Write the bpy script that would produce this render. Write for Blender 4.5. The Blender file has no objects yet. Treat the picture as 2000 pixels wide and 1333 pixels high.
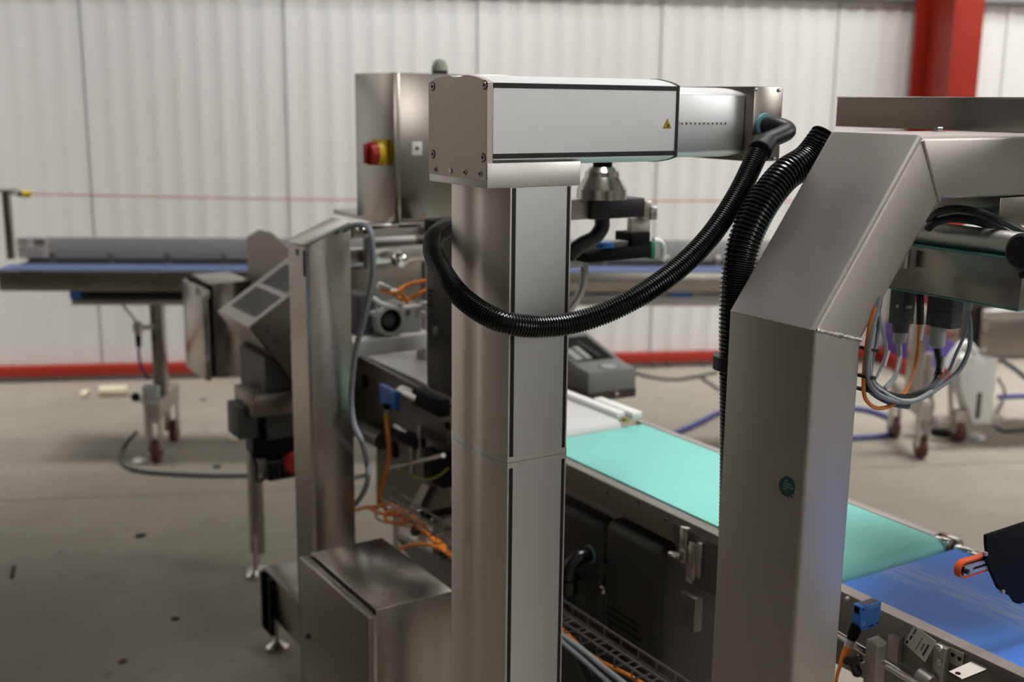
import bpy, bmesh, math, random
from mathutils import Vector, Matrix
random.seed(7)
scene = bpy.context.scene
COL = scene.collection
PI = math.pi

# ------------------------------------------------------------------ camera
# world: X runs across the packing line, Y runs along it, Z up (metres)
FPX, PITCH, ROLL, YAW, EYE = 2228.7, 0.20882, -0.01129, 1.00995, 1.62
def _w(r, f, u):
    return Vector((r*math.sin(YAW)+f*math.cos(YAW), -r*math.cos(YAW)+f*math.sin(YAW), u))
_cp, _sp, _c, _s = math.cos(PITCH), math.sin(PITCH), math.cos(ROLL), math.sin(ROLL)
RT = _w(_c, -_s*_sp, -_s*_cp); DN = _w(-_s, -_c*_sp, -_c*_cp); FW = _w(0, _cp, -_sp)
EYEP = Vector((0, 0, EYE))
cam = bpy.data.objects.new('camera', bpy.data.cameras.new('camera')); COL.objects.link(cam)
m = Matrix.Identity(4)
for i in range(3):
    m[i][0] = RT[i]; m[i][1] = -DN[i]; m[i][2] = -FW[i]; m[i][3] = EYEP[i]
cam.matrix_world = m
cam.data.sensor_width = 36; cam.data.lens = FPX*36/2000
cam.data.clip_start = .05; cam.data.clip_end = 100
cam.data.dof.use_dof = True; cam.data.dof.focus_distance = 1.42; cam.data.dof.aperture_fstop = 4.4
scene.camera = cam

# ------------------------------------------------------------------ world, lamps, exposure
wd = bpy.data.worlds.new('world'); scene.world = wd; wd.use_nodes = True
bg = wd.node_tree.nodes['Background']; bg.inputs[0].default_value = (1.0, .93, .84, 1); bg.inputs[1].default_value = .10
scene.view_settings.view_transform = 'Standard'; scene.view_settings.look = 'None'
scene.view_settings.exposure = .05; scene.view_settings.gamma = 1.0; scene.view_settings.use_curve_mapping = False
TH = YAW - 1.42137
Wd = Vector((math.cos(TH), math.sin(TH), 0)); Nd = Vector((-math.sin(TH), math.cos(TH), 0))   # along / into the back wall
def lamp(u, v, z, watts, sx=1.6, sy=.5, col=(1, .965, .91), tilt=0., turn=0., spread=180):
    l = bpy.data.lights.new('hall_lamp', 'AREA'); l.shape = 'RECTANGLE'; l.size = sx; l.size_y = sy
    l.energy = watts; l.color = col; l.spread = math.radians(spread)
    o = bpy.data.objects.new('hall_lamp', l); COL.objects.link(o)
    o.location = Wd*u + Nd*v + Vector((0, 0, z)); o.rotation_euler = (math.radians(tilt), 0, TH+math.radians(turn))
LC = (1, .988, .965)
for u, v, z, w, tilt, turn, sp in (
        (3.2, 2.0, 5.0, 14, 0, 0, 130), (1.7, 1.7, 5.2, 34, 0, 0, 50), (4.0, 5.4, 5.0, 50, 0, 0, 70),            # over the line
        (-3.0, 5.25, 5.5, 31, 9, 0, 54), (.5, 5.25, 5.5, 17, 9, 0, 54),                                          # over the wall conveyor
        (-6.5, 3.8, 5.8, 85, 52, 0, 90), (-3.0, 3.8, 5.8, 10, 52, 0, 90), (.5, 3.8, 5.8, 42, 55, 0, 90), (4.0, 3.8, 5.8, 58, 52, 0, 90),   # floods on the back wall
        (6.5, -4.0, 5.0, 140, -70, 0, 76), (6.2, 0, 5.6, 270, 74, -90, 72)):                                   # floods on the other walls
    lamp(u, v, z, w, *((2.6, 1.6) if w == 34 else (2.2, .5)), LC, tilt, turn, sp)

# ------------------------------------------------------------------ survey helpers (picture measure -> point on a real plane)
def ray(px, py): return RT*(px-1000) + DN*(py-666.5) + FW*FPX
def at(px, py, ax, v):
    d = ray(px, py); i = 'xyz'.index(ax); t = (v-EYEP[i])/d[i]; return EYEP + d*t
class Frame:                       # a level frame turned about Z: u along, v away from the viewer
    def __init__(s, ang): s.U = Vector((math.cos(ang), math.sin(ang), 0)); s.N = Vector((-math.sin(ang), math.cos(ang), 0))
    def at(s, px, py, v):
        d = ray(px, py); t = (v-EYEP.dot(s.N))/d.dot(s.N); q = EYEP+d*t; return Vector((q.dot(s.U), v, q.z))
    def fl(s, px, py, z=0):
        q = at(px, py, 'z', z); return Vector((q.dot(s.U), q.dot(s.N), z))
    def w(s, p): return s.U*p[0] + s.N*p[1] + Vector((0, 0, p[2]))
    def M(s):
        m = Matrix.Identity(4)
        for i in range(3): m[i][0] = s.U[i]; m[i][1] = s.N[i]
        return m
WF = Frame(TH); CF = Frame(TH-.095)

# ------------------------------------------------------------------ mesh builder
class MB:
    def __init__(s, M=None): s.bm = bmesh.new(); s.M = M
    def _x(s, vs):
        if s.M is not None:
            for v in vs: v.co = s.M @ v.co
    def poly(s, bot, top, bevel=0, seg=2, only=None):
        n = len(bot)
        a = [s.bm.verts.new(p) for p in bot]; b = [s.bm.verts.new(p) for p in top]
        f = [s.bm.faces.new(a[::-1]), s.bm.faces.new(b)]
        long_e, cap_e = [], []
        for i in range(n):
            f.append(s.bm.faces.new((a[i], a[(i+1) % n], b[(i+1) % n], b[i])))
        bmesh.ops.recalc_face_normals(s.bm, faces=f)
        vs = a+b
        if bevel:
            es = set()
            for i in range(n):
                j = (i+1) % n
                if only is None or 'long' in only: es.add(s.bm.edges.get((a[i], b[i])))
                if only is None or 'cap' in only or (isinstance(only, (set, frozenset)) and i in only):
                    es.add(s.bm.edges.get((a[i], a[j]))); es.add(s.bm.edges.get((b[i], b[j])))
            r = bmesh.ops.bevel(s.bm, geom=[e for e in es if e], offset=bevel, segments=seg, affect='EDGES', profile=.5)
            vs = list({v for v in vs if v.is_valid} | set(r['verts']))
        s._x(vs); return s
    def box(s, x0, x1, y0, y1, z0, z1, bevel=0, seg=2):
        x0, x1 = sorted((x0, x1)); y0, y1 = sorted((y0, y1)); z0, z1 = sorted((z0, z1))
        q = [(x0, y0), (x1, y0), (x1, y1), (x0, y1)]
        return s.poly([(a, b, z0) for a, b in q], [(a, b, z1) for a, b in q], bevel, seg)
    def obox(s, c, ax, ay, az, bevel=0):       # oriented box: centre and three half axes
        c, ax, ay, az = map(Vector, (c, ax, ay, az))
        q = [(-1, -1), (1, -1), (1, 1), (-1, 1)]
        return s.poly([c+ax*i+ay*j-az for i, j in q], [c+ax*i+ay*j+az for i, j in q], bevel)
    def prism(s, pts, axis, a, b, bevel=0, seg=2, only=None):   # outline in the plane normal to axis
        def P(p, w): return {'x': (w, p[0], p[1]), 'y': (p[0], w, p[1]), 'z': (p[0], p[1], w)}[axis]
        return s.poly([P(p, a) for p in pts], [P(p, b) for p in pts], bevel, seg, only)
    def slab(s, pts, off, bevel=0):            # free polygon given thickness vector off
        off = Vector(off); pts = [Vector(p) for p in pts]
        return s.poly(pts, [p+off for p in pts], bevel)
    def lathe(s, p0, axis, prof, n=24, cap=True):   # prof: (distance along axis, radius)
        p0 = Vector(p0); axis = Vector(axis).normalized()
        t = Vector((0, 0, 1)) if abs(axis.z) < .9 else Vector((1, 0, 0))
        e1 = axis.cross(t).normalized(); e2 = axis.cross(e1)
        rings = []
        for d, r in prof:
            rings.append([s.bm.verts.new(p0+axis*d+(e1*math.cos(2*PI*k/n)+e2*math.sin(2*PI*k/n))*r) for k in range(n)])
        fs = []
        for A, B in zip(rings, rings[1:]):
            for k in range(n): fs.append(s.bm.faces.new((A[k], A[(k+1) % n], B[(k+1) % n], B[k])))
        if cap: fs += [s.bm.faces.new(rings[0][::-1]), s.bm.faces.new(rings[-1])]
        bmesh.ops.recalc_face_normals(s.bm, faces=fs)
        s._x([v for r in rings for v in r]); return s
    def cyl(s, p0, p1, r, n=20, r2=None):
        p0, p1 = Vector(p0), Vector(p1); L = (p1-p0).length
        return s.lathe(p0, p1-p0, [(0, r), (L, r if r2 is None else r2)], n)
    def ball(s, c, r, n=16):
        k = 8; return s.lathe(Vector(c)-Vector((0, 0, r)), (0, 0, 1), [(r-r*math.cos(PI*i/k), max(r*math.sin(PI*i/k), r*.02)) for i in range(k+1)], n)
    def tube(s, pts, r, n=10, step=None, rf=None, smooth=True):
        P = curve(pts, step or r*.8) if smooth else [Vector(p) for p in pts]
        t0 = (P[1]-P[0]).normalized(); up = Vector((0, 0, 1)) if abs(t0.z) < .9 else Vector((1, 0, 0))
        e1 = t0.cross(up).normalized(); rings = []
        for i, p in enumerate(P):
            t = (P[min(i+1, len(P)-1)]-P[max(i-1, 0)]).normalized()
            e1 = (e1 - t*e1.dot(t)).normalized(); e2 = t.cross(e1)
            rr = rf(i) if rf else r
            rings.append([s.bm.verts.new(p+(e1*math.cos(2*PI*k/n)+e2*math.sin(2*PI*k/n))*rr) for k in range(n)])
        fs = []
        for A, B in zip(rings, rings[1:]):
            for k in range(n): fs.append(s.bm.faces.new((A[k], A[(k+1) % n], B[(k+1) % n], B[k])))
        fs += [s.bm.faces.new(rings[0][::-1]), s.bm.faces.new(rings[-1])]
        bmesh.ops.recalc_face_normals(s.bm, faces=fs)
        s._x([v for r in rings for v in r]); return s
def curve(pts, step):
    P = [Vector(p) for p in pts]
    if len(P) == 2: 
        n = max(2, int((P[1]-P[0]).length/step)); return [P[0].lerp(P[1], i/n) for i in range(n+1)]
    Q = [P[0]*2-P[1]] + P + [P[-1]*2-P[-2]]; D = []
    for i in range(1, len(Q)-2):
        for k in range(24):
            t = k/24; a, b, c, d = Q[i-1:i+3]
            D.append(.5*((2*b)+(c-a)*t+(2*a-5*b+4*c-d)*t*t+(3*b-a-3*c+d)*t**3))
    D.append(P[-1]); out = [D[0]]; acc = 0
    for a, b in zip(D, D[1:]):
        L = (b-a).length; pos = step-acc
        while pos <= L and L > 0:
            out.append(a.lerp(b, pos/L)); pos += step
        acc = L-(pos-step)
    if (out[-1]-D[-1]).length > step*.3: out.append(D[-1])
    return out
def corrugated(pts, r, pitch, n=20):
    mb = MB(); k = 4; d = (0, .0, -.13, -.13)
    mb.tube(pts, r, n, step=pitch/k, rf=lambda i: r*(1+d[i % k])); return mb

def text_mb(txt, size, M, depth=.0003, align='CENTER'):
    cu = bpy.data.curves.new('t', 'FONT'); cu.body = txt; cu.size = size; cu.extrude = depth; cu.align_x = align; cu.align_y = 'CENTER'; cu.resolution_u = 3
    o = bpy.data.objects.new('t', cu); COL.objects.link(o)
    dg = bpy.context.evaluated_depsgraph_get(); me = bpy.data.meshes.new_from_object(o.evaluated_get(dg))
    mb = MB(); mb.bm.from_mesh(me); 
    for v in mb.bm.verts: v.co = M @ v.co
    bpy.data.objects.remove(o); bpy.data.curves.remove(cu); bpy.data.meshes.remove(me); return mb
def basis(o, ex, ey):
    ex = Vector(ex).normalized(); ez = ex.cross(Vector(ey)).normalized(); ey = ez.cross(ex)
    m = Matrix.Identity(4)
    for i in range(3): m[i][0] = ex[i]; m[i][1] = ey[i]; m[i][2] = ez[i]; m[i][3] = o[i]
    return m

# ------------------------------------------------------------------ objects
def thing(name, label, cat, loc, group=None):
    o = bpy.data.objects.new(name, None); COL.objects.link(o); o.location = loc; o['org'] = list(loc)
    o.empty_display_size = .05; o['label'] = label; o['category'] = cat
    if group: o['group'] = group
    return o
def part(name, mb, mat, parent=None, label=None, kind=None, sharp=35):
    org = Vector(parent['org']) if parent is not None and 'org' in parent else Vector((0, 0, 0))
    me = bpy.data.meshes.new(name)
    for v in mb.bm.verts: v.co -= org
    mb.bm.to_mesh(me); mb.bm.free()
    me.polygons.foreach_set('use_smooth', [True]*len(me.polygons)); me.set_sharp_from_angle(angle=math.radians(sharp))
    me.materials.append(mat)
    o = bpy.data.objects.new(name, me); COL.objects.link(o)
    if parent is not None: o.parent = parent; o['org'] = list(org)
    if label: o['label'] = label
    if kind: o['kind'] = kind
    return o
def solo(name, mb, mat, label, cat, group=None):
    vs = [v.co.copy() for v in mb.bm.verts]
    c = Vector(((min(v.x for v in vs)+max(v.x for v in vs))/2, (min(v.y for v in vs)+max(v.y for v in vs))/2, min(v.z for v in vs)))
    for v in mb.bm.verts: v.co -= c
    o = part(name, mb, mat); o.location = c; o['org'] = list(c); o['label'] = label; o['category'] = cat
    if group: o['group'] = group
    return o
def struct(name, mb, mat, parent=None):
    o = part(name, mb, mat, parent)
    if parent is None: o['kind'] = 'structure'
    return o
def finish():
    for o in bpy.data.objects:
        if 'org' in o: del o['org']

# ------------------------------------------------------------------ materials
def mat(name, col, rough=.5, metal=0., var=.0, vscale=(6, 6, 6), bump=0., bscale=(60, 60, 60), rvar=0., spec=.5, coat=0., alpha=1., trans=0.):
    m = bpy.data.materials.new(name); m.use_nodes = True; nt = m.node_tree; p = nt.nodes['Principled BSDF']
    p.inputs['Base Color'].default_value = (*col, 1); p.inputs['Roughness'].default_value = rough; p.inputs['Metallic'].default_value = metal
    p.inputs['Specular IOR Level'].default_value = spec; p.inputs['Coat Weight'].default_value = coat; p.inputs['Transmission Weight'].default_value = trans
    tc = nt.nodes.new('ShaderNodeTexCoord')
    def noise(sc, detail=3):
        mp = nt.nodes.new('ShaderNodeMapping'); mp.inputs['Scale'].default_value = sc; nt.links.new(tc.outputs['Object'], mp.inputs[0])
        n = nt.nodes.new('ShaderNodeTexNoise'); n.inputs['Scale'].default_value = 1; n.inputs['Detail'].default_value = detail
        nt.links.new(mp.outputs[0], n.inputs['Vector']); return n
    if var or rvar:
        n = noise(vscale)
        if var:
            r = nt.nodes.new('ShaderNodeMixRGB'); r.inputs[1].default_value = (*[c*(1-var) for c in col], 1); r.inputs[2].default_value = (*[min(1, c*(1+var)) for c in col], 1)
            nt.links.new(n.outputs[0], r.inputs[0]); nt.links.new(r.outputs[0], p.inputs['Base Color'])
        if rvar:
            mr = nt.nodes.new('ShaderNodeMapRange'); mr.inputs[3].default_value = max(.02, rough-rvar); mr.inputs[4].default_value = min(1, rough+rvar); mr.inputs[1].default_value = .3; mr.inputs[2].default_value = .7
            nt.links.new(n.outputs[0], mr.inputs[0]); nt.links.new(mr.outputs[0], p.inputs['Roughness'])
    if bump:
        b = nt.nodes.new('ShaderNodeBump'); b.inputs['Strength'].default_value = bump; b.inputs['Distance'].default_value = .002
        nt.links.new(noise(bscale, 4).outputs[0], b.inputs['Height']); nt.links.new(b.outputs[0], p.inputs['Normal'])
    return m
M = {}
M['steel'] = mat('brushed_stainless', (.37, .342, .31), .24, 1, .10, (3, 3, 3), .04, (300, 300, 8), .07)
M['steelh'] = mat('brushed_stainless_across', (.37, .342, .31), .24, 1, .10, (3, 3, 3), .04, (8, 8, 300), .07)
M['frame'] = mat('bead_blasted_stainless', (.52, .49, .465), .48, 1, .05, (5, 5, 5), .015, (500, 500, 500), .05)
M['bright'] = mat('polished_steel', (.62, .6, .57), .22, 1, .05, (8, 8, 8))
M['chrome'] = mat('chrome', (.8, .79, .77), .10, 1)
M['dsteel'] = mat('dull_dark_steel', (.20, .19, .175), .42, 1, .12, (5, 5, 5))
M['railm'] = mat('satin_rail_steel', (.30, .28, .26), .42, 1, .07, (5, 5, 5), .06, (500, 500, 500))
M['bsteel'] = mat('brown_toned_steel', (.25, .22, .19), .35, 1, .08, (5, 5, 5))
M['weld'] = mat('weld_seam', (.48, .45, .41), .5, 1, .25, (60, 60, 60), .5, (220, 220, 220))
M['alu'] = mat('anodised_aluminium', (.86, .815, .765), .50, 1, .02, (4, 4, 4), .03, (500, 500, 500))
M['alu2'] = mat('cool_anodised_aluminium', (.85, .865, .89), .42, 1, .02, (4, 4, 4), .03, (500, 500, 500))
M['capm'] = mat('end_cap_aluminium', (.55, .50, .44), .48, 1, .04, (9, 9, 9), .05, (700, 700, 700))
M['platem'] = mat('machined_aluminium', (.84, .83, .82), .46, 1, .03, (4, 4, 40), .03, (4, 4, 900))
M['rubber'] = mat('black_rubber', (.012, .012, .013), .45)
M['gloss'] = mat('glossy_black_plastic', (.009, .009, .009), .22, spec=.6)
M['blackp'] = mat('black_plastic', (.014, .014, .015), .42)
M['matt'] = mat('matt_black_paint', (.004, .004, .004), .7, spec=.2)
M['cover'] = mat('charcoal_moulded_plastic', (.026, .0245, .022), .46, 0, .08, (5, 5, 5), .05, (900, 900, 900))
M['greyp'] = mat('grey_plastic', (.22, .225, .22), .5)
M['dgrey'] = mat('dark_grey_plastic', (.075, .078, .08), .5)
M['lgrey'] = mat('light_grey_plastic', (.42, .43, .42), .5)
M['white'] = mat('white_plastic', (.82, .82, .80), .4)
M['paper'] = mat('white_paper_label', (.72, .71, .68), .7)
M['ink'] = mat('black_ink', (.02, .02, .02), .6)
M['red'] = mat('red_paint', (.36, .022, .010), .45, 0, .06, (3, 3, 3))
M['redp'] = mat('red_plastic', (.42, .015, .01), .35)
M['yellow'] = mat('yellow_plastic', (.72, .50, .01), .45)
M['orange'] = mat('orange_cable_sheath', (.85, .24, .018), .45)
M['orangeg'] = mat('orange_rubber_belt', (.85, .10, .006), .5)
M['greyc'] = mat('grey_cable_sheath', (.26, .285, .32), .45)
M['lgreyc'] = mat('pale_grey_cable_sheath', (.48, .5, .52), .45)
M['blackc'] = mat('black_cable_sheath', (.012, .012, .013), .35)
M['dgreyc'] = mat('dark_grey_cable_sheath', (.05, .055, .06), .42)
M['yelg'] = mat('yellow_green_wire', (.33, .30, .03), .45)
M['blue'] = mat('blue_sensor_plastic', (.04, .22, .72), .42)
M['teal'] = mat('teal_sticker', (.004, .12, .115), .4)
M['tealg'] = mat('green_acrylic_edge', (.13, .42, .36), .35)
M['green'] = mat('mint_conveyor_belt', (.20, .57, .50), .55, 0, .05, (9, 9, 9), .05, (600, 600, 600))
M['whiteb'] = mat('white_conveyor_belt', (.60, .60, .59), .45, 0, .08, (5, 2, 5))
M['purple'] = mat('purple_wrap', (.10, .06, .30), .5)
M['hoseb'] = mat('blue_water_hose', (.055, .055, .22), .45)
M['foam'] = mat('cream_foam', (.74, .68, .50), .8, 0, .08, (20, 20, 20))
M['brown'] = mat('brown_enamel', (.05, .032, .026), .5)
M['wheel'] = mat('red_caster_tyre', (.10, .028, .018), .6)
M['debris'] = mat('dark_scrap', (.01, .01, .01), .8)
M['glassy'] = mat('frosted_beacon_lens', (.55, .62, .5), .25, 0, trans=.35)
M['pink'] = mat('red_cord_sheath', (.66, .22, .20), .5)
M['wallp'] = mat('white_cladding', (.72, .72, .705), .5, 0, .03, (1.5, 1.5, .4), 0)
M['hallw'] = mat('dull_hall_lining', (.22, .20, .18), .7)
M['band'] = mat('grey_cladding_rail', (.30, .30, .30), .5)
M['kerb'] = mat('grey_kerb_concrete', (.34, .33, .33), .85, 0, .12, (4, 4, 4))
# blue belt with scuffed white streak
def belt_blue():
    m = mat('scuffed_blue_belt', (.035, .13, .50), .5); nt = m.node_tree; p = nt.nodes['Principled BSDF']; L = nt.links.new
    tc = nt.nodes.new('ShaderNodeTexCoord')
    def noise(sc, d, rot=0.):
        mp = nt.nodes.new('ShaderNodeMapping'); mp.inputs['Scale'].default_value = sc; mp.inputs['Rotation'].default_value = (0, 0, rot); L(tc.outputs['Object'], mp.inputs[0])
        n = nt.nodes.new('ShaderNodeTexNoise'); n.inputs['Scale'].default_value = 1; n.inputs['Detail'].default_value = d; L(mp.outputs[0], n.inputs['Vector']); return n
    sep = nt.nodes.new('ShaderNodeSeparateXYZ'); L(tc.outputs['Object'], sep.inputs[0])
    wn = noise((9, 9, 9), 3)
    # a scuff band lying along the belt, wandering a little
    a = nt.nodes.new('ShaderNodeMath'); a.operation = 'MULTIPLY_ADD'; L(wn.outputs[0], a.inputs[0]); a.inputs[1].default_value = .07; L(sep.outputs['X'], a.inputs[2])
    d = nt.nodes.new('ShaderNodeMath'); d.operation = 'MULTIPLY_ADD'; L(sep.outputs['Y'], d.inputs[0]); d.inputs[1].default_value = .12; L(a.outputs[0], d.inputs[2])
    s = nt.nodes.new('ShaderNodeMath'); s.operation = 'SUBTRACT'; L(d.outputs[0], s.inputs[0]); s.inputs[1].default_value = .065
    ab = nt.nodes.new('ShaderNodeMath'); ab.operation = 'ABSOLUTE'; L(s.outputs[0], ab.inputs[0])
    mr = nt.nodes.new('ShaderNodeMapRange'); L(ab.outputs[0], mr.inputs[0]); mr.inputs[1].default_value = .055; mr.inputs[2].default_value = 0; mr.inputs[3].default_value = 0; mr.inputs[4].default_value = 1
    st = noise((120, 14, 1), 5, .1)
    mr2 = nt.nodes.new('ShaderNodeMapRange'); L(st.outputs[0], mr2.inputs[0]); mr2.inputs[1].default_value = .35; mr2.inputs[2].default_value = .75
    mu = nt.nodes.new('ShaderNodeMath'); mu.operation = 'MULTIPLY'; L(mr.outputs[0], mu.inputs[0]); L(mr2.outputs[0], mu.inputs[1])
    mx = nt.nodes.new('ShaderNodeMixRGB'); L(mu.outputs[0], mx.inputs[0]); mx.inputs[1].default_value = (.045, .25, .92, 1); mx.inputs[2].default_value = (.42, .52, .72, 1)
    L(mx.outputs[0], p.inputs['Base Color']); return m
M['bluebelt'] = belt_blue()
def concrete():
    m = mat('worn_concrete', (.33, .30, .25), .75, spec=.3); nt = m.node_tree; p = nt.nodes['Principled BSDF']; L = nt.links.new
    tc = nt.nodes.new('ShaderNodeTexCoord'); cur = None
    rgb = nt.nodes.new('ShaderNodeRGB'); rgb.outputs[0].default_value = (.36, .33, .28, 1); cur = rgb.outputs[0]
    for sc, lo, hi, dark, amt in ((.9, .35, .7, (.25, .225, .18), .9), (4.5, .45, .75, (.27, .245, .20), .7), (17, .62, .72, (.14, .13, .11), .55), (60, .4, .9, (.30, .28, .24), .5)):
        n = nt.nodes.new('ShaderNodeTexNoise'); n.inputs['Scale'].default_value = sc; n.inputs['Detail'].default_value = 6; L(tc.outputs['Object'], n.inputs['Vector'])
        mr = nt.nodes.new('ShaderNodeMapRange'); L(n.outputs[0], mr.inputs[0]); mr.inputs[1].default_value = lo; mr.inputs[2].default_value = hi; mr.inputs[4].default_value = amt
        mx = nt.nodes.new('ShaderNodeMixRGB'); L(mr.outputs[0], mx.inputs[0]); L(cur, mx.inputs[1]); mx.inputs[2].default_value = (*dark, 1); cur = mx.outputs[0]
    L(cur, p.inputs['Base Color']); return m
M['concrete'] = concrete()

# ================================================================== SETTING
fl = struct('floor', MB(WF.M()).box(-9, 10, -7, 6.9, -.3, -.05), M['kerb'])
jv = 4.655
for u0, u1 in ((-9, -5.6), (-5.596, .6), (.604, 6.8), (6.804, 10)):
    for v0, v1 in ((-7, jv-.004), (jv+.004, 6.9)):
        part('slab', MB(WF.M()).box(u0, u1, v0, v1, -.05, 0, .003, 1), M['concrete'], fl)
VW = 6.72
wall = struct('wall_back', MB(WF.M()).box(-8.2, 10, VW+.03, VW+.2, 0, 7.5), mat('cladding_joint_grey', (.50, .50, .49), .6))
joints = [-1.387+1.0885*i for i in range(-5, 10)]
prof_n = 9
panel_mesh = None
for a in joints:
    if panel_mesh is None:
        mb = MB(); L = 1.0885-.008; pts = [(0, .028)]
        q = L/prof_n
        for k in range(prof_n):
            b = k*q
            pts += [(b+.0005, 0), (b+q*.30, 0), (b+q*.40, .006), (b+q*.90, .006)]
        pts += [(L, 0), (L, .028)]
        mb.prism(pts, 'z', .095, 2.215)
        o = part('panel', mb, M['wallp'], wall); panel_mesh = o.data
    else:
        o = bpy.data.objects.new('panel', panel_mesh); COL.objects.link(o); o.parent = wall
    o.matrix_local = Matrix.Translation(WF.w((a+.004, VW-.002, 0))) @ WF.M()
struct('trim_1', MB(WF.M()).box(-8, 10, VW-.05, VW+.03, 2.222, 2.42, .006), M['band'])      # rail above the cladding
struct('trim_2', MB(WF.M()).box(-8, 10, VW-.045, VW+.03, .032, .093, .004), M['red'])
struct('baseboard_back', MB(WF.M()).box(-8, 10, VW-.02, VW+.03, 0, .032), M['kerb'])
struct('wall_upper', MB(WF.M()).box(-8, 10, VW+.0, VW+.03, 2.42, 7.5), M['wallp'])
struct('wall_right', MB(WF.M()).box(9, 9.2, -7, 6.9, 0, 7.5), M['wallp'])
struct('wall_left', MB(WF.M()).box(-8.2, -8, -7, 6.9, 0, 7.5), M['hallw'])
struct('wall_front', MB(WF.M()).box(-8.2, 9.2, -7.2, -7, 0, 7.5), M['wallp'])
struct('ceiling', MB(WF.M()).box(-8.2, 9.2, -7.2, 6.9, 7.5, 7.7), M['hallw'])
# red H-section column in front of the wall
colm = struct('steel_column', MB(WF.M()).box(3.50, 3.515, 6.22, 6.64, 0, 7.4), M['red'])
part('flange', MB(WF.M()).box(3.42, 3.598, 6.20, 6.222, 0, 7.4, .002), M['red'], colm)
part('flange', MB(WF.M()).box(3.42, 3.598, 6.638, 6.66, 0, 7.4, .002), M['red'], colm)
part('base_plate', MB(WF.M()).box(3.36, 3.66, 6.14, 6.67, 0, .09, .004), M['red'], colm)

# ================================================================== ARM STAND (column with telescopic arm)
Y0, Y1 = 1.224, 1.376
def profile(yc, hw, hc, hh, dome, groove=True):
    # outline: flats at yc +- hw, domed on both other sides; returned as (y, h)
    def side(s):
        out = []
        for k in range(17):
            t = -1+2*k/16
            h = hh+dome*(1-abs(t)**2.0)**.8 if abs(t) < 1 else hh
            if groove and abs(t) < .26: h = hh+dome*(1-.26**2)**.8 - .0032*(1-(t/.26)**2)**.7
            out.append((yc+hw*t*s, hc+s*h))
        return out
    return side(1)[::-1] + side(-1)[::-1]
st = thing('arm_stand', 'tall grey aluminium column carrying a horizontal telescopic arm', 'stand', (.81, 1.30, 0))
part('base_plate', MB().box(.66, .96, 1.18, 1.42, 0, .02, .002), M['frame'], st)
pr = profile(1.30, .076, .811, .047, .0105)
def colprism(z0, z1, grow=0):
    q = [(h, y) for y, h in pr]
    if grow: q = [(.811+(a-.811)*(1+grow/.055), 1.30+(b-1.30)*(1+grow/.076)) for a, b in q]
    return MB().prism(q, 'z', z0, z1)
zr = at(989, 906, 'y', Y0).z
part('column_lower', colprism(.02, zr-.0075), M['alu'], st)
part('column_upper', colprism(zr+.0075, 1.511), M['alu'], st)
part('joint_ring', colprism(zr-.0075, zr-.0003, .0005), M['platem'], st)
part('joint_ring', colprism(zr+.0003, zr+.0075, .0005), M['platem'], st)
for a, b in ((.02, zr-.008), (zr+.008, 1.5105)):
    part('face_panel', MB().box(.7722, .8502, Y0-.0006, Y0+.002, a, b), M['alu2'], st, 'cool grey front panel between black strips')
    part('strip', MB().box(.7665, .7720, Y0-.0004, Y0+.002, a, b), M['rubber'], st, 'black strip')
    part('strip', MB().box(.8504, .8556, Y0-.0004, Y0+.002, a, b), M['rubber'], st, 'black strip')
part('mount_plate', MB().box(.729, .871, Y0-.001, Y1, 1.511, 1.5425, .0015), M['platem'], st)
cap = profile(1.30, .076, 1.593, .047, .0105)
cap = [(y, z) for y, z in cap if z > 1.60] + [(Y0, 1.5205), (Y1, 1.5205)]
capo = part('end_cap', MB().prism(cap, 'x', .7285, .738, .0006, 1), M['capm'], st, 'darker end cap with arched and notched top')
for i, (px, py) in enumerate(((845.5, 169), (947, 166), (846, 301), (944, 308), (851, 331), (880, 333), (908.5, 337), (938, 340))):
    p = at(px, py, 'x', .7285); r = .0046 if i < 4 else .0036
    sc = part('screw', MB().lathe((.7272, p.y, p.z), (1, 0, 0), [(0, r*.55), (0, r*.86), (.0016, r)], 20), M['bright' if i == 5 else 'capm'], capo)
    if i < 4:
        part('screw_recess', MB().lathe((.7283, p.y, p.z), (1, 0, 0), [(0, r*1.3), (.001, r*1.3)], 24), M['rubber'], capo)
    if i != 5: part('hex_socket', MB().lathe((.7269, p.y, p.z), (1, 0, 0), [(0, r*.5), (.001, r*.5)], 6), M['matt'], capo)
armp = profile(1.30, .076, 1.593, .047, .0105)
part('arm', MB().prism(armp, 'x', .738, 1.028), M['alu2'], st, 'horizontal arm with domed top')
for z in (1.6335, 1.5475):
    part('strip', MB().box(.738, 1.028, Y0-.0006, Y0+.002, z, z+.0062), M['rubber'], st, 'black strip')
gk = [(1.30+(y-1.30)*1.012, 1.593+(z-1.593)*1.012) for y, z in armp]
part('end_gasket', MB().prism(gk, 'x', 1.028, 1.0325), M['rubber'], st, 'black frame at the arm end')
slp = [(1.301+(y-1.30)*.80, 1.590+(z-1.593)*.86) for y, z in profile(1.30, .076, 1.593, .047, .011, False)]
slide = part('slide', MB().prism(slp, 'x', 1.0, 1.171, .004, 2), M['alu2'], st, 'inner telescopic arm with scale')
ys = 1.301-.076*.80
a, b = at(1327, 237.5, 'y', ys), at(1420, 245.5, 'y', ys)
strip = part('scale_strip', MB().box(a.x, b.x, ys-.0008, ys+.002, b.z, a.z), M['white'], slide)
mb = MB(); n = 11
for k in range(n):
    x = a.x+(b.x-a.x)*(k+.35)/n
    if k == 1: xr = x
    else: mb.box(x, x+.0022, ys-.0011, ys, (a.z+b.z)/2-.0013, (a.z+b.z)/2+.0013)
part('scale_marks', mb, M['ink'], slide, 'row of small dark scale marks', 'stuff')
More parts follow.
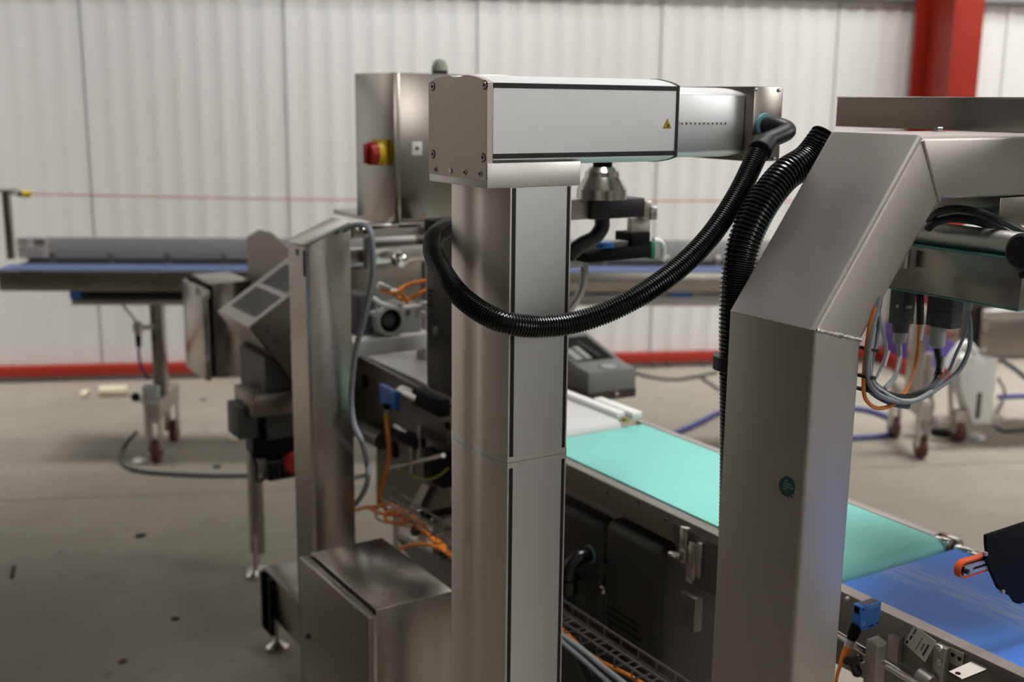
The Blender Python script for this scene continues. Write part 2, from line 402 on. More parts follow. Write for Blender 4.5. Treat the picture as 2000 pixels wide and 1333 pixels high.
part('zero_mark', MB().box(xr, xr+.0026, ys-.0011, ys, (a.z+b.z)/2-.0016, (a.z+b.z)/2+.0016), M['redp'], slide, 'red scale mark')
def tri(c, h, y, t): return MB().prism([(c.x-h*.56, c.z-h*.5), (c.x+h*.56, c.z-h*.5), (c.x, c.z+h*.5)], 'y', y, y+t)
c = at(1303, 241, 'y', Y0)
wl = part('warning_label', tri(c, .0142, Y0-.0004, .0004), M['yellow'], st, 'yellow triangular hand crushing warning label')
part('label_border', tri(c+Vector((0, 0, -.0005)), .0112, Y0-.0005, .0004), M['ink'], wl)
part('label_field', tri(c+Vector((0, 0, -.0008)), .0093, Y0-.0006, .0005), M['yellow'], wl)
part('label_symbol', MB().box(c.x-.0008, c.x+.0031, Y0-.0008, Y0, c.z-.0042, c.z-.0014).box(c.x-.0019, c.x+.0031, Y0-.0008, Y0, c.z-.0050, c.z-.0040).prism([(c.x-.0012, c.z+.0012), (c.x-.0004, c.z+.0016), (c.x+.0012, c.z-.0016), (c.x+.0004, c.z-.002)], 'y', Y0-.0008, Y0), M['ink'], wl)
eh = part('end_housing', MB().box(1.171, 1.2275, Y0, 1.70, 1.536, 1.642, .002), M['steel'], st, 'steel box housing across the arm end')
for px, py in ((1475.5, 174.5), (1521.5, 176), (1512, 310.5), (1474, 309)):
    p = at(px, py, 'y', Y0); part('screw', MB().lathe((p.x, Y0-.0022, p.z), (0, 1, 0), [(0, .0016), (.0008, .0028), (.0025, .003)], 14), M['bright'], eh)

# hose from the arm elbow round the column
pe = at(1494, 245, 'y', Y0)
hs = thing('corrugated_hose', 'black ribbed hose looping from the arm end around the aluminium column', 'hose', at(1120, 631, 'y', 1.165))
part('gasket_ring', MB().lathe((pe.x-.002, Y0-.0035, pe.z), (0, 1, 0), [(0, .0165), (.0034, .0175)], 28), mat('pale_blue_gasket', (.16, .36, .42), .4), hs, 'pale blue sealing ring')
nut0 = at(1500, 275, 'y', 1.178); nut1 = at(1476, 306, 'y', 1.160)
el = part('elbow', MB().tube([(pe.x, Y0-.003, pe.z), (pe.x+.001, Y0-.022, pe.z), (pe.x+.0025, Y0-.042, pe.z-.007), nut0, nut0.lerp(nut1, .4)], .0125, 18, step=.003), M['blackp'], hs, 'smooth black elbow fitting')
dn = (nut1-nut0).normalized()
part('hose_nut', MB().lathe(nut0.lerp(nut1, .12), dn, [(0, .0125), (.0005, .0150), (.017, .0152), (.0175, .0168), (.027, .0170), (.0285, .0155)], 28), M['blackp'], hs, 'black coupling nut')
hp = [nut1-dn*.006, at(1440, 382, 'y', 1.147), at(1390, 458, 'y', 1.135), at(1330, 520, 'y', 1.132), at(1260, 571, 'y', 1.137), at(1190, 608, 'y', 1.152), at(1120, 631, 'y', 1.17),
      at(1050, 638, 'y', 1.186), at(985, 630, 'y', 1.199), at(930, 603, 'x', .722), at(887, 565, 'x', .712), at(858, 520, 'x', .72), at(846, 485, 'x', .733), at(853, 459, 'x', .755), at(880, 444, 'x', .795), at(915, 440, 'x', .85)]
part('hose', corrugated(hp, .0146, .0037, 20), M['gloss'], hs, 'black ribbed hose')

# ================================================================== PORTAL FRAME
pf = thing('portal_frame', 'bent stainless square-tube portal frame standing over the belts', 'frame', (1.04, 1.0, 0))
pa, pb = .925, 1.072
ob, ib, ot, it = (1.0, 1.3587), (1.0852, 1.338), (1.1625, 1.583), (1.2068, 1.5028)
part('post', MB().prism([(1.0, 0), ob, ib, (1.0852, 0)], 'y', pa, pb, .007, 3, frozenset((0, 2))), M['frame'], pf)
part('diagonal', MB().prism([ob, ot, it, ib], 'y', pa, pb, .007, 3, frozenset((0, 2))), M['frame'], pf)
mx = 1.95; mi = lambda p: (2*mx-p[0], p[1])
part('beam', MB().prism([ot, mi(ot), mi(it), it], 'y', pa, pb, .007, 3, frozenset((0, 2))), M['frame'], pf)
part('diagonal', MB().prism([mi(ot), mi(ob), mi(ib), mi(it)], 'y', pa, pb, .007, 3, frozenset((0, 2))), M['frame'], pf)
part('post', MB().prism([mi(ob), mi((1.0, 0)), mi((1.0852, 0)), mi(ib)], 'y', pa, pb, .007, 3, frozenset((0, 2))), M['frame'], pf)
def weld(p, q, r, amp, nm):
    P = [Vector(p).lerp(Vector(q), i/40) for i in range(41)]
    rr = [r*(1+amp*random.uniform(-1, 1)) for _ in P]
    part(nm, MB().tube(P, r, 8, smooth=False, rf=lambda i: rr[i]), M['weld'], pf)
weld((ob[0]+.004, pa+.0008, ob[1]-.001), (ib[0]-.002, pa+.0008, ib[1]), .0028, .35, 'weld_bead')
weld((ot[0]+.002, pa+.0008, ot[1]-.006), (it[0]-.001, pa+.0008, it[1]), .0030, .10, 'weld_bead')
weld((ob[0]+.001, pa+.004, ob[1]-.001), (ob[0]+.001, pb-.004, ob[1]-.001), .0014, .1, 'weld_bead')
for p in ((at(1833, 255, 'y', 1.03).x), (at(1994, 255, 'y', 1.03).x)):
    bo = part('bolt', MB().lathe((p, 1.03, 1.583), (0, 0, 1), [(0, .0085), (.0012, .0085)], 20).lathe((p, 1.03, 1.5842), (0, 0, 1), [(0, .0068), (.0045, .0068), (.0052, .006)], 6), M['chrome'], pf)
sc0 = at(1539, 949, 'x', 1.0)
sk = part('sticker', MB().lathe((.9994, sc0.y, sc0.z), (1, 0, 0), [(0, .0118), (.0006, .0118)], 32), M['teal'], pf, 'round teal inspection sticker with worn pale lettering')
for dy, dz, w, h in ((-.008, -.0125, .003, .002), (-.003, -.0135, .0015, .003), (.002, -.0140, .0012, .004), (.007, -.012, .0035, .0025), (.0105, -.007, .0015, .003)):
    part('sticker_remnant', MB().box(.9993, .9999, sc0.y-dy-w/2, sc0.y-dy+w/2, sc0.z+dz-h/2, sc0.z+dz+h/2), M['teal'], sk)
part('sticker_film', MB().lathe((.9997, sc0.y+.0035, sc0.z-.003), (1, 0, 0), [(0, .0118), (.0003, .0118)], 32), mat('clear_yellowed_film', (.11, .095, .075), .3), pf)
mb = MB()
for row, (w, off) in enumerate(((.003, -.003), (.013, 0), (.016, .001), (.006, -.004))):
    z = sc0.z+.0055-.0035*row; k = -w/2
    while k < w/2:
        l = random.uniform(.0008, .0016); mb.box(.9990, .9996, sc0.y-off-k-l, sc0.y-off-k, z-.001, z+.001); k += l+.0005
part('sticker_print', mb, mat('pale_sticker_ink', (.30, .38, .36), .6), sk, 'worn pale lettering', 'stuff')
# second hose up the back of the post
h2 = thing('corrugated_hose', 'thick glossy black ribbed hose climbing behind the portal post', 'hose', (1.02, 1.10, 0))
q = [(1.19, 1.103, 1.575), at(1578, 312, 'y', 1.106), at(1530, 345, 'y', 1.104), at(1487, 402, 'y', 1.102), at(1455, 470, 'y', 1.10), at(1441, 540, 'y', 1.097), at(1437, 620, 'y', 1.0955), at(1437, 700, 'y', 1.0955), at(1438, 850, 'y', 1.0955), at(1436, 1000, 'y', 1.0955), at(1429, 1200, 'y', 1.0955), at(1420, 1333, 'y', 1.0955)]
x9 = q[-1].x
q += [Vector((x9, 1.0955, .45)), Vector((x9, 1.0955, .15))]
part('hose', corrugated(q, .0222, .0058, 24), M['gloss'], h2)
pc = at(1437, 708, 'y', 1.0955)
part('hose_clip', MB().lathe((pc.x, 1.0965, pc.z-.009), (0, 0, 1), [(0, .0295), (.018, .0295)], 28).box(pc.x, pc.x+.03, 1.0725, 1.10, pc.z-.008, pc.z+.008), M['blackp'], h2, 'black hose clip')
# steel box on top of the beam
cb = thing('cover_box', 'folded stainless box lying on top of the portal beam', 'cover', (1.5, 1.02, 1.5835))
yl = at(1635, 200, 'x', 1.42).y
part('body', MB().box(1.42, 1.70, .70, yl, 1.5835, 1.628), M['steelh'], cb)
part('lid_lip', MB().box(1.4185, 1.70, .70, yl+.001, 1.628, 1.6305, .0008), M['bright'], cb, 'bright folded top edge')

# ================================================================== UNIT HANGING BELOW THE PORTAL BEAM
su = thing('inspection_unit', 'stainless box with green acrylic edges hanging under the portal beam', 'machine', (1.4, .98, 1.36))
yr = at(1994, 560, 'x', 1.30).y; yb = 1.14
part('housing', MB().box(1.30, 1.46, yr, yb, 1.3655, 1.4285, .001), M['steelh'], su)
part('acrylic_edge', MB().box(1.2965, 1.46, yr+.002, yb, 1.4285, 1.4315), M['tealg'], su, 'green acrylic sheet edge')
part('acrylic_edge', MB().box(1.2985, 1.46, yr, yb, 1.364, 1.3655), M['tealg'], su, 'green acrylic sheet edge')
part('round_bar', MB().cyl((1.313, .86, 1.4470), (1.313, 1.15, 1.4470), .0155, 28), mat('satin_round_bar', (.72, .69, .65), .38, 1), su, 'polished round bar')
p = at(1772, 503, 'x', 1.29)
part('stub', MB().cyl((1.285, p.y, p.z-.014), (1.285, p.y, p.z+.012), .0075, 18), M['bright'], su)
p = at(2005, 492, 'x', 1.28)
part('end_knob', MB().lathe((1.268, p.y, p.z), (1, 0, 0), [(0, .0195), (.003, .0235), (.04, .0235)], 32), M['blackp'], su, 'round black end boss')
p = at(1998, 537, 'x', 1.296)
part('screw', MB().lathe((1.293, p.y, p.z), (1, 0, 0), [(0, .004), (.0006, .0048), (.006, .005)], 16), M['gloss'], su)
part('hanger_bracket', MB().box(1.335, 1.50, .93, 1.04, 1.462, 1.5018, .0015), M['steelh'], su)
p = at(1981, 407, 'y', .955)
part('bolt', MB().lathe((p.x, .928, 1.4935), (0, 0, 1), [(0, .0062), (.006, .0068), (.0075, .0068)], 6), M['chrome'], su)
# plug connectors under the box
def plug(pxc, y0, y1, w, xpl, nm, nutpx=None):
    a = at(pxc, y0, 'x', xpl); b = at(pxc, y1, 'x', xpl); r = w/2*(a-EYEP).dot(FW)/FPX
    return a, b, r
a, b, r = plug(1765, 566, 650, 36, 1.345, 'p')
p1 = part('plug', MB().box(a.x-r, a.x+r, a.y-r*.95, a.y+r*.95, b.z+.012, 1.364, .002).lathe((a.x, a.y, b.z), (0, 0, 1), [(0, r*.9), (.02, r)], 20), M['dgrey'], su, 'dark grey cable plug')
part('gland_nut', MB().lathe((a.x, a.y, b.z-.0165), (0, 0, 1), [(0, r*.62), (.003, r*.72), (.012, r*.76), (.0165, r*.76)], 12), M['lgrey'], p1)
part('cap_ring', MB().lathe((a.x-.001, a.y-.002, b.z+.037), (0, 0, 1), [(0, r*.95), (.004, r*.95)], 20), M['paper'], p1)
plug1 = Vector((a.x, a.y, b.z-.0165))
a, b, r = plug(1838, 575, 655, 40, 1.36, 'p')
p2 = part('plug', MB().box(a.x-r*.6, a.x+r*1.1, a.y-r*1.9, a.y+r*1.1, b.z+.012, 1.364, .002), M['dgrey'], su, 'dark grey square plug')
part('plug_lever', MB().box(a.x-r*.8, a.x-r*.6, a.y-r*1.7, a.y-.002, b.z+.02, b.z+.036, .001), M['dgrey'], p2)
part('gland_nut', MB().lathe((a.x, a.y, b.z-.019), (0, 0, 1), [(0, r*.62), (.003, r*.8), (.014, r*.84), (.018, r*.8), (.031, r*.8)], 12), M['lgrey'], p2)
plug2 = Vector((a.x, a.y, b.z-.019))
p = at(1893, 575, 'x', 1.33); 
part('gland_nut', MB().lathe((p.x, p.y, 1.348), (0, 0, 1), [(0, .006), (.0165, .0065)], 12), M['lgrey'], su); plug3 = Vector((p.x, p.y, 1.349))
p = at(1797, 570, 'x', 1.335); plug4 = Vector((p.x, p.y, 1.364))
# cables looped from the plugs to the post
def cable(name, pts, r, mt, label, cat='cable', group=None): return solo(name, MB().tube(pts, r, 10), mt, label, cat, group)
A = lambda px, py, y=.965: at(px, py, 'y', y)
mid4 = at(1797, 630, 'x', 1.335)
cable('cable', [plug4, mid4, at(1796, 634, 'x', 1.335)], .0052, M['blackc'], 'short straight black cable sleeve beside the grey plug under the hanging box')
cable('orange_cable', [at(1796, 633, 'x', 1.335), at(1793, 680, 'x', 1.33), at(1785, 725, 'x', 1.32), A(1770, 762, .95), A(1745, 790, .94), A(1715, 798, .935), A(1695, 786, .932), A(1687, 765, .93), A(1688, 720, .926), A(1695, 660, .925), A(1708, 600, .925)], .0026, M['orange'], 'orange cable looping below the black sleeve and back up the portal post')
cable('black_cable', [plug2+Vector((0, 0, .002)), at(1835, 715, 'x', 1.355), at(1825, 745, 'x', 1.34), A(1800, 768, .95), A(1760, 777, .94), A(1722, 766, .933), A(1704, 748, .936), A(1695, 715, .938), A(1700, 650, .94), A(1716, 585, .945)], .0050, M['blackc'], 'black cable hanging from the square grey plug')
cable('grey_cable', [plug3, at(1895, 640, 'x', 1.33), at(1892, 685, 'x', 1.325), at(1872, 725, 'x', 1.31), A(1835, 757, .945), A(1795, 780, .938), A(1760, 786, .932), A(1725, 776, .926), A(1701, 755, .924), A(1693, 715, .922), A(1703, 650, .922), A(1720, 580, .925)], .0032, M['greyc'], 'grey cable making the widest loop under the hanging box')
cable('grey_cable', [plug3+Vector((.002, .003, .0)), at(1889, 640, 'x', 1.34), at(1868, 690, 'x', 1.34), at(1850, 730, 'x', 1.34), A(1820, 762, .958)], .0022, M['greyc'], 'thinner grey cable inside the widest loop under the box')
cable('pale_cable', [plug1+Vector((0, 0, .001)), at(1757, 705, 'x', 1.34), at(1748, 735, 'x', 1.33), A(1733, 755, .955), A(1722, 760, .947), A(1706, 748, .94)], .0036, M['lgreyc'], 'thick pale grey cable dropping from the round grey plug')
cable('pale_cable', [A(1716, 600, .985), A(1722, 640, .985), A(1731, 675, .985), A(1728, 700, .98), A(1718, 725, .97), A(1707, 745, .96)], .0022, M['lgreyc'], 'thin pale grey cable bowed beside the portal post')
cable('pale_cable', [A(1708, 640, .926), A(1699, 710, .927), A(1706, 748, .93), A(1730, 768, .93), A(1760, 782, .93), A(1790, 780, .932), A(1820, 764, .94)], .0024, M['lgreyc'], 'pale grey cable sagging along the bottom of the cable loop')
cable('dark_cable', [A(1717, 585, .938), A(1704, 650, .938), A(1696, 710, .938), A(1694, 750, .94), A(1712, 772, .945), A(1745, 788, .95), A(1772, 793, .955)], .0046, M['dgreyc'], 'dark grey cable running down the inner side of the post')
cable('dark_cable', [A(1712, 605, .93), A(1718, 630, .93), A(1712, 665, .93), A(1703, 705, .93), A(1700, 740, .93)], .0026, M['greyc'], 'grey cable strapped beside the orange one on the post')
# two fat black cables under the beam
cable('black_cable', [at(1815, 432, 'y', 1.0), at(1830, 415, 'y', .98), at(1870, 408, 'y', .95), at(1920, 418, 'y', .925), at(1965, 436, 'y', .91), at(2030, 470, 'y', .90)], .0052, M['blackc'], 'upper fat black cable arching under the portal beam', group=None)
cable('black_cable', [at(1812, 446, 'y', 1.0), at(1830, 433, 'y', .985), at(1875, 426, 'y', .955), at(1925, 438, 'y', .935), at(1970, 458, 'y', .92), at(2030, 492, 'y', .91)], .0056, M['blackc'], 'lower fat black cable arching above the polished bar')
for px, py, y, l, tilt in ((1732, 700, .97, 'white cable marker on the thin pale cable', .3), (1754, 712, .975, 'white cable marker on the thick pale cable', .25), (1801, 650, 1.0, 'white cable marker on the orange cable', .1), (1843, 712, .985, 'white cable marker on the black cable', .12)):
    c = at(px, py, 'y', y); ex = Vector((math.cos(tilt), 0, math.sin(-tilt))); ez = Vector((math.sin(tilt), 0, math.cos(tilt)))
    solo('cable_marker', MB().obox(c, ex*.0022, (0, .0012, 0), ez*.011, .0005), M['white'], l, 'tag')
for px, py, y, l in ((1697, 682, .922, 'upper black tie round the cables on the post'), (1689, 735, .92, 'middle black tie round the cables on the post'), (1692, 762, .925, 'lowest black tie round the cables on the post')):
    c = at(px, py, 'y', y+.012)
    solo('cable_tie', MB().lathe(c-Vector((0, 0, .0018)), (.2, 0, 1), [(0, .0135), (.0036, .0135)], 16), M['blackc'], l, 'tie')

# ================================================================== ROLLER UNIT lower right
ru = thing('roller_unit', 'flat black plate with a bright orange roller belt over the blue belt', 'machine', (1.3, .87, .96))
Yp = .86
pl = [at(px, py, 'y', Yp) for px, py in ((1920, 1044), (1990, 1021), (2200, 956), (2200, 1112), (1985, 1178), (1977, 1176), (1968, 1163), (1955, 1157), (1944, 1149), (1918, 1090), (1922, 1080), (1920, 1060))]
part('plate', MB().slab(pl, (0, -.006, 0), .0015), M['matt'], ru)
for px, py in ((1916, 1079), (1950, 1153)):
    p = at(px, py, 'y', Yp); part('bolt', MB().lathe((p.x, Yp-.009, p.z), (0, 1, 0), [(0, .0022), (.001, .003), (.006, .003)], 14), M['frame'], ru)
p0 = at(1886, 1114, 'y', Yp); p1 = at(1975, 1086, 'y', Yp); ex = (p1-p0).normalized(); ez = Vector((-ex.z, 0, ex.x)); L = (p1-p0).length
def stad(R, n=12): return [p0+ex*L+ez*-R] + [p0+(ex*-math.sin(PI*k/n)+ez*-math.cos(PI*k/n))*R for k in range(n+1)] + [p0+ex*L+ez*R]
mb = MB(); Ro, Ri = .0118, .0090
o_, i_ = stad(Ro), stad(Ri)
for k in range(len(o_)-1): mb.slab([o_[k], o_[k+1], i_[k+1], i_[k]], (0, .009, 0))
part('orange_belt', mb, M['orangeg'], ru)
part('roller', MB().slab([p+Vector((0, .006, 0)) for p in stad(.0088)], (0, .003, 0)), mat('belt_inside_shade', (.22, .02, .004), .6), ru)  # dark red fill: shade inside the belt loop put into its colour
mb = MB(); w = .0068
mb.slab([p0-ex*.006-ez*w, p0+ex*.012-ez*w, p0+ex*.012+ez*w, p0-ex*.006+ez*w], (0, -.0025, 0))
mb.slab([p0+ex*.012+ez*.0018, p0+ex*L+ez*.0018, p0+ex*L+ez*w, p0+ex*.012+ez*w], (0, -.0025, 0)); mb.slab([p0+ex*.012-ez*w, p0+ex*L-ez*w, p0+ex*L-ez*.0018, p0+ex*.012-ez*.0018], (0, -.0025, 0))
part('slotted_bracket', mb, M['frame'], ru)
part('axle_pin', MB().lathe(p0-ex*.003+Vector((0, -.007, 0)), (0, 1, 0), [(0, .0028), (.001, .0036), (.010, .0036)], 14), M['gloss'], ru)
p = at(2160, 1030, 'y', .875)
part('support_rod', MB().cyl((p.x, .875, p.z-.03), (p.x, .98, p.z), .008).cyl((p.x, .98, p.z), (p.x, .98, 1.5025), .008), M['bright'], ru)

# ================================================================== GREEN CONVEYOR
gc = thing('green_conveyor', 'belt conveyor with a mint green belt between the column and the portal', 'conveyor', (1.44, 1.5, 0))
ye = at(1250, 827, 'z', .9).y
def beltloop(y0, y1, zt, R):
    n = 10
    return [(y1, zt-2*R)] + [(y1+R*0, zt-2*R)][:0] + [(y0+R-R*math.sin(PI*k/n), zt-R-R*math.cos(PI*k/n)) for k in range(n+1)] + [(y1, zt)]
yg0 = 1.142
part('belt', MB().prism(beltloop(yg0, ye-.01, .9, .026), 'x', 1.2985, 1.585), M['green'], gc)
part('side_rail', MB().box(1.272, 1.2975, yg0+.04, ye+.9, .846, .898, .0015), M['railm'], gc, 'near side rail')
part('side_rail', MB().box(1.587, 1.606, yg0+.03, ye+.02, .846, .901, .0015), M['frame'], gc, 'far side rail')
part('end_bracket', MB().box(1.587, 1.602, yg0+.0, yg0+.028, .85, .9, .004), M['chrome'], gc, 'bright roller end block')
part('end_bracket', MB().box(1.608, 1.614, yg0-.012, yg0+.04, .842, .9, .008), M['bright'], gc, 'bright roller end block')
for px, py in ((1248, 983), (1300, 1017), (1186, 963)):
    p = at(px, py, 'x', 1.272); part('screw_hole', MB().lathe((1.2712, p.y, p.z), (1, 0, 0), [(0, .0022), (.001, .0022)], 12), M['matt'], gc)
for x, y in ((1.44, 1.28), (1.44, 1.83)):
    part('leg', MB().box(x-.02, x+.02, y-.02, y+.02, 0, .85), M['frame'], gc)
part('cross_beam', MB().box(1.30, 1.58, 1.20, 1.90, .80, .846), M['frame'], gc)
# bracket plate with toggle latch
bp = [at(px, py, 'x', 1.268) for px, py in ((1310, 1020), (1420, 1075), (1420, 1170), (1365, 1155), (1330, 1108))]
brk = part('bracket_plate', MB().slab(bp, (.004, 0, 0)), M['dsteel'], gc)
def xbox(mb, px0, px1, py0, py1, x, t, bevel=.001):    # block on an x plane, spanning a picture range
    a = at(px0, (py0+py1)/2, 'x', x); b = at(px1, (py0+py1)/2, 'x', x); z1 = at((px0+px1)/2, py0, 'x', x).z; z0 = at((px0+px1)/2, py1, 'x', x).z
    return mb.box(x-t, x, b.y, a.y, z0, z1, bevel)
lt = part('latch_clamp', xbox(xbox(MB(), 1337, 1350, 1028, 1098, 1.268, .012), 1354, 1366, 1058, 1130, 1.268, .012), M['bright'], gc, 'toggle latch')
part('latch_loop', xbox(xbox(MB(), 1344, 1354, 1068, 1138, 1.268, .005), 1366, 1372, 1060, 1130, 1.268, .006), M['frame'], lt)
part('latch_knob', MB().cyl(at(1310, 1082, 'x', 1.25), at(1330, 1088, 'x', 1.25), .006, 12).lathe(at(1318, 1085, 'x', 1.25), at(1334, 1090, 'x', 1.25)-at(1318, 1085, 'x', 1.25), [(0, .007), (.012, .009)], 6), M['bright'], gc)
part('pneumatic_block', xbox(MB(), 1342, 1372, 1158, 1225, 1.262, .018), M['dsteel'], gc)
# cable tray
zt = .697; xt = 1.1
tr = thing('cable_tray', 'wire mesh cable tray running along the machine below the belts', 'tray', (1.1, 1.7, .66))
for dx, dz in ((0, 0), (.020, 0), (.052, -.02), (.052, 0)): part('wire', MB().cyl((xt+dx, 1.10, zt+dz), (xt+dx, 2.32, zt+dz), .0024, 8), M['dsteel'], tr)
for k in range(25):
    y = 1.12+k*.049; part('cross_wire', MB().tube([(xt+.020, y, zt), (xt, y, zt), (xt, y, zt-.02), (xt+.052, y, zt-.02), (xt+.052, y, zt)], .0018, 6, smooth=False), M['dsteel'], tr)
part('hanger', MB().box(xt+.05, 1.30, 1.74, 1.76, zt-.022, zt-.012), M['matt'], tr)
part('hanger', MB().box(xt+.05, 1.30, 2.20, 2.22, zt-.022, zt-.012), M['matt'], tr)
X = lambda px, py, x: at(px, py, 'x', x)
cable('grey_cable', [X(1060, 1205, 1.088), X(1100, 1242, 1.088), X(1140, 1272, 1.086), X(1180, 1305, 1.085), X(1230, 1345, 1.084), X(1290, 1400, 1.083)], .0048, M['greyc'], 'upper grey cable beside the tray right of the column foot')
cable('grey_cable', [X(1060, 1218, 1.082), X(1100, 1256, 1.082), X(1140, 1290, 1.08), X(1180, 1325, 1.08), X(1230, 1370, 1.078)], .0048, M['greyc'], 'lower grey cable beside the tray right of the column foot')
cable('orange_cable', [X(1050, 1190, 1.12), X(1100, 1232, 1.12), X(1140, 1270, 1.113), X(1180, 1296, 1.113), X(1225, 1318, 1.113), X(1280, 1350, 1.113)], .0035, M['orange'], 'orange cable lying in the tray right of the column foot')
# charcoal gear covers under the belt
xc0 = 1.262
def gearcover(label, xl, xr, yt, ym, vents):
    xc = xc0; a = at(xr, ym, 'x', xc); b = at(xl, yt, 'x', xc)
    g = part('drive_cover', MB().box(xc, 1.47, a.y, b.y, .38, (a.z+b.z)/2, .022, 4), M['cover'], gc, label)
    return g, a.y, b.y
g2, ya, yb2 = gearcover('charcoal moulded drive cover with vent slots under the green belt', 1178, 1292, 1015, 1065, True)
for k in range(7):
    zz = at(1218, 1203+k*14, 'x', xc0).z; y0 = at(1186, 1208+k*14, 'x', xc0).y; y1 = at(1250, 1222+k*14, 'x', xc0).y
    part('vent_slot', MB().box(xc0-.0005, xc0+.004, y1, y0, zz-.0024, zz+.0018), M['matt'], g2)
g1, yc1, yd1 = gearcover('plain charcoal drive cover with an elbow hose, nearest the column', 1060, 1177, 975, 1012, False)
p = at(1180, 1152, 'x', xc0); part('latch_button', MB().lathe((xc0-.008, p.y, p.z), (1, 0, 0), [(0, .005), (.003, .009), (.01, .0095)], 18), M['bright'], g2)
for px, py in ((1127, 1077), (1182, 1096), (1112, 1110)):
    p = at(px, py, 'x', xc0); part('screw', MB().lathe((xc0-.0035, p.y, p.z), (1, 0, 0), [(0, .0025), (.001, .0035), (.006, .004)], 12), M['bright' if px == 1127 else 'matt'], g1)
p = at(1152, 1083, 'x', xc0)
part('gasket_ring', MB().lathe((xc0-.003, p.y, p.z), (1, 0, 0), [(0, .0185), (.004, .019)], 26), mat('dull_teal_gasket', (.10, .2, .21), .5), g1)
part('elbow', MB().tube([(xc0-.001, p.y, p.z), (xc0-.025, p.y+.002, p.z-.002), (xc0-.042, p.y+.006, p.z-.02), (xc0-.043, p.y+.008, p.z-.05)], .0150, 16, step=.004).lathe((xc0-.043, p.y+.008, p.z-.075), (0, 0, 1), [(0, .0185), (.028, .0185)], 20), M['gloss'], g1)
part('hose', corrugated([(xc0-.043, p.y+.008, p.z-.06), (xc0-.045, p.y-.004, p.z-.12), (xc0-.04, p.y-.028, p.z-.19), (xc0-.015, p.y-.03, p.z-.25)], .0125, .0042, 14), M['blackp'], g1)

# ================================================================== BLUE CONVEYOR
bc = thing('blue_conveyor', 'belt conveyor with a scuffed blue belt at lower right', 'conveyor', (1.44, .8, 0))
zb = .893
part('belt', MB().prism([(1.128, zb-.04), (1.128+.0, zb-.04)][:1]+[(1.118+.02*math.sin(PI*k/10), zb-.02-.02*math.cos(PI*k/10)) for k in range(11)]+[(.45, zb), (.45, zb-.04)], 'x', 1.3105, 1.587), M['bluebelt'], bc)
part('side_rail', MB().box(1.286, 1.3095, .45, 1.15, .775, zb+.001, .0012), M['railm'], bc, 'near side rail with ribbed top')
part('side_rail', MB().box(1.589, 1.612, .45, 1.10, .83, zb+.003, .003), M['bright'], bc, 'far side rail')
part('end_bracket', MB().box(1.589, 1.604, 1.095, 1.132, .85, zb+.004, .005), M['chrome'], bc)
for y in (.55, 1.05): part('leg', MB().box(1.42, 1.46, y-.02, y+.02, 0, .853), M['frame'], bc)
p = at(1656, 1171, 'x', 1.286); part('bolt', MB().lathe((1.281, p.y, p.z), (1, 0, 0), [(0, .003), (.002, .0045), (.006, .005)], 14), M['frame'], bc)
xr = 1.222
ra, rb = at(1600, 1217, 'x', xr), at(1860, 1380, 'x', xr)
zr_ = (ra.z+rb.z)/2
part('guide_rod', MB().cyl((xr, ra.y, ra.z), (xr, rb.y, rb.z), .0052, 18), M['chrome'], bc)
part('rod_standoff', MB().cyl((xr, .72, .80), (1.287, .72, .80), .006), M['frame'], bc)
part('spring', MB().cyl(at(1763, 1303, 'x', 1.262), at(1796, 1326, 'x', 1.262), .0075, 14), M['dgrey'], bc, 'dark spring plunger')
br2 = part('bracket', xbox(MB(), 1832, 1856, 1258, 1330, 1.285, .012), M['frame'], bc)
for px, py in ((1833, 1267), (1833, 1294)): p = at(px, py, 'x', 1.27); part('bolt', MB().lathe((1.268, p.y, p.z), (1, 0, 0), [(0, .003), (.002, .005), (.006, .005)], 6), M['bright'], br2)
part('bracket', xbox(MB(), 1742, 1764, 1240, 1290, 1.286, .010), M['frame'], bc)
part('bracket', xbox(MB(), 1856, 1884, 1270, 1300, 1.286, .003), M['frame'], bc)
zsb = at(1920, 1297, 'x', 1.285).z
aa = [at(px, py, 'z', zsb) for px, py in ((1852, 1313), (1903, 1290), (1932, 1306), (1878, 1328))]
part('shelf_bracket', MB().slab(aa, (0, 0, -.003)), M['bright'], bc, 'bright horizontal bracket with a hole')
p = at(1871, 1316, 'z', zsb); part('bracket_hole', MB().lathe((p.x, p.y, zsb-.0004), (0, 0, 1), [(0, .0036), (.0008, .0036)], 16), M['matt'], bc)
part('bracket_foot', MB().slab([aa[0], aa[3], aa[3]+Vector((0, 0, -.05)), aa[0]+Vector((0, 0, -.05))], (.002, .001, 0)), M['dsteel'], bc)
for px, py in ((1861, 1280), (1874, 1288)): p = at(px, py, 'x', 1.283); part('plate_hole', MB().lathe((1.2825, p.y, p.z), (1, 0, 0), [(0, .003), (.001, .003)], 12), M['matt'], bc)
part('sleeve', MB().cyl(at(1795, 1318, 'x', 1.262), at(1820, 1336, 'x', 1.262), .011, 16), M['frame'], bc)
part('cover_strip', MB().box(1.286, 1.3095, .45, 1.15, zb+.001, zb+.002), mat('ribbed_lip_steel', (.52, .48, .45), .36, 1, .08, (4, 40, 4), .5, (3, 900, 3)), bc, 'ribbed bright lip of the side rail')
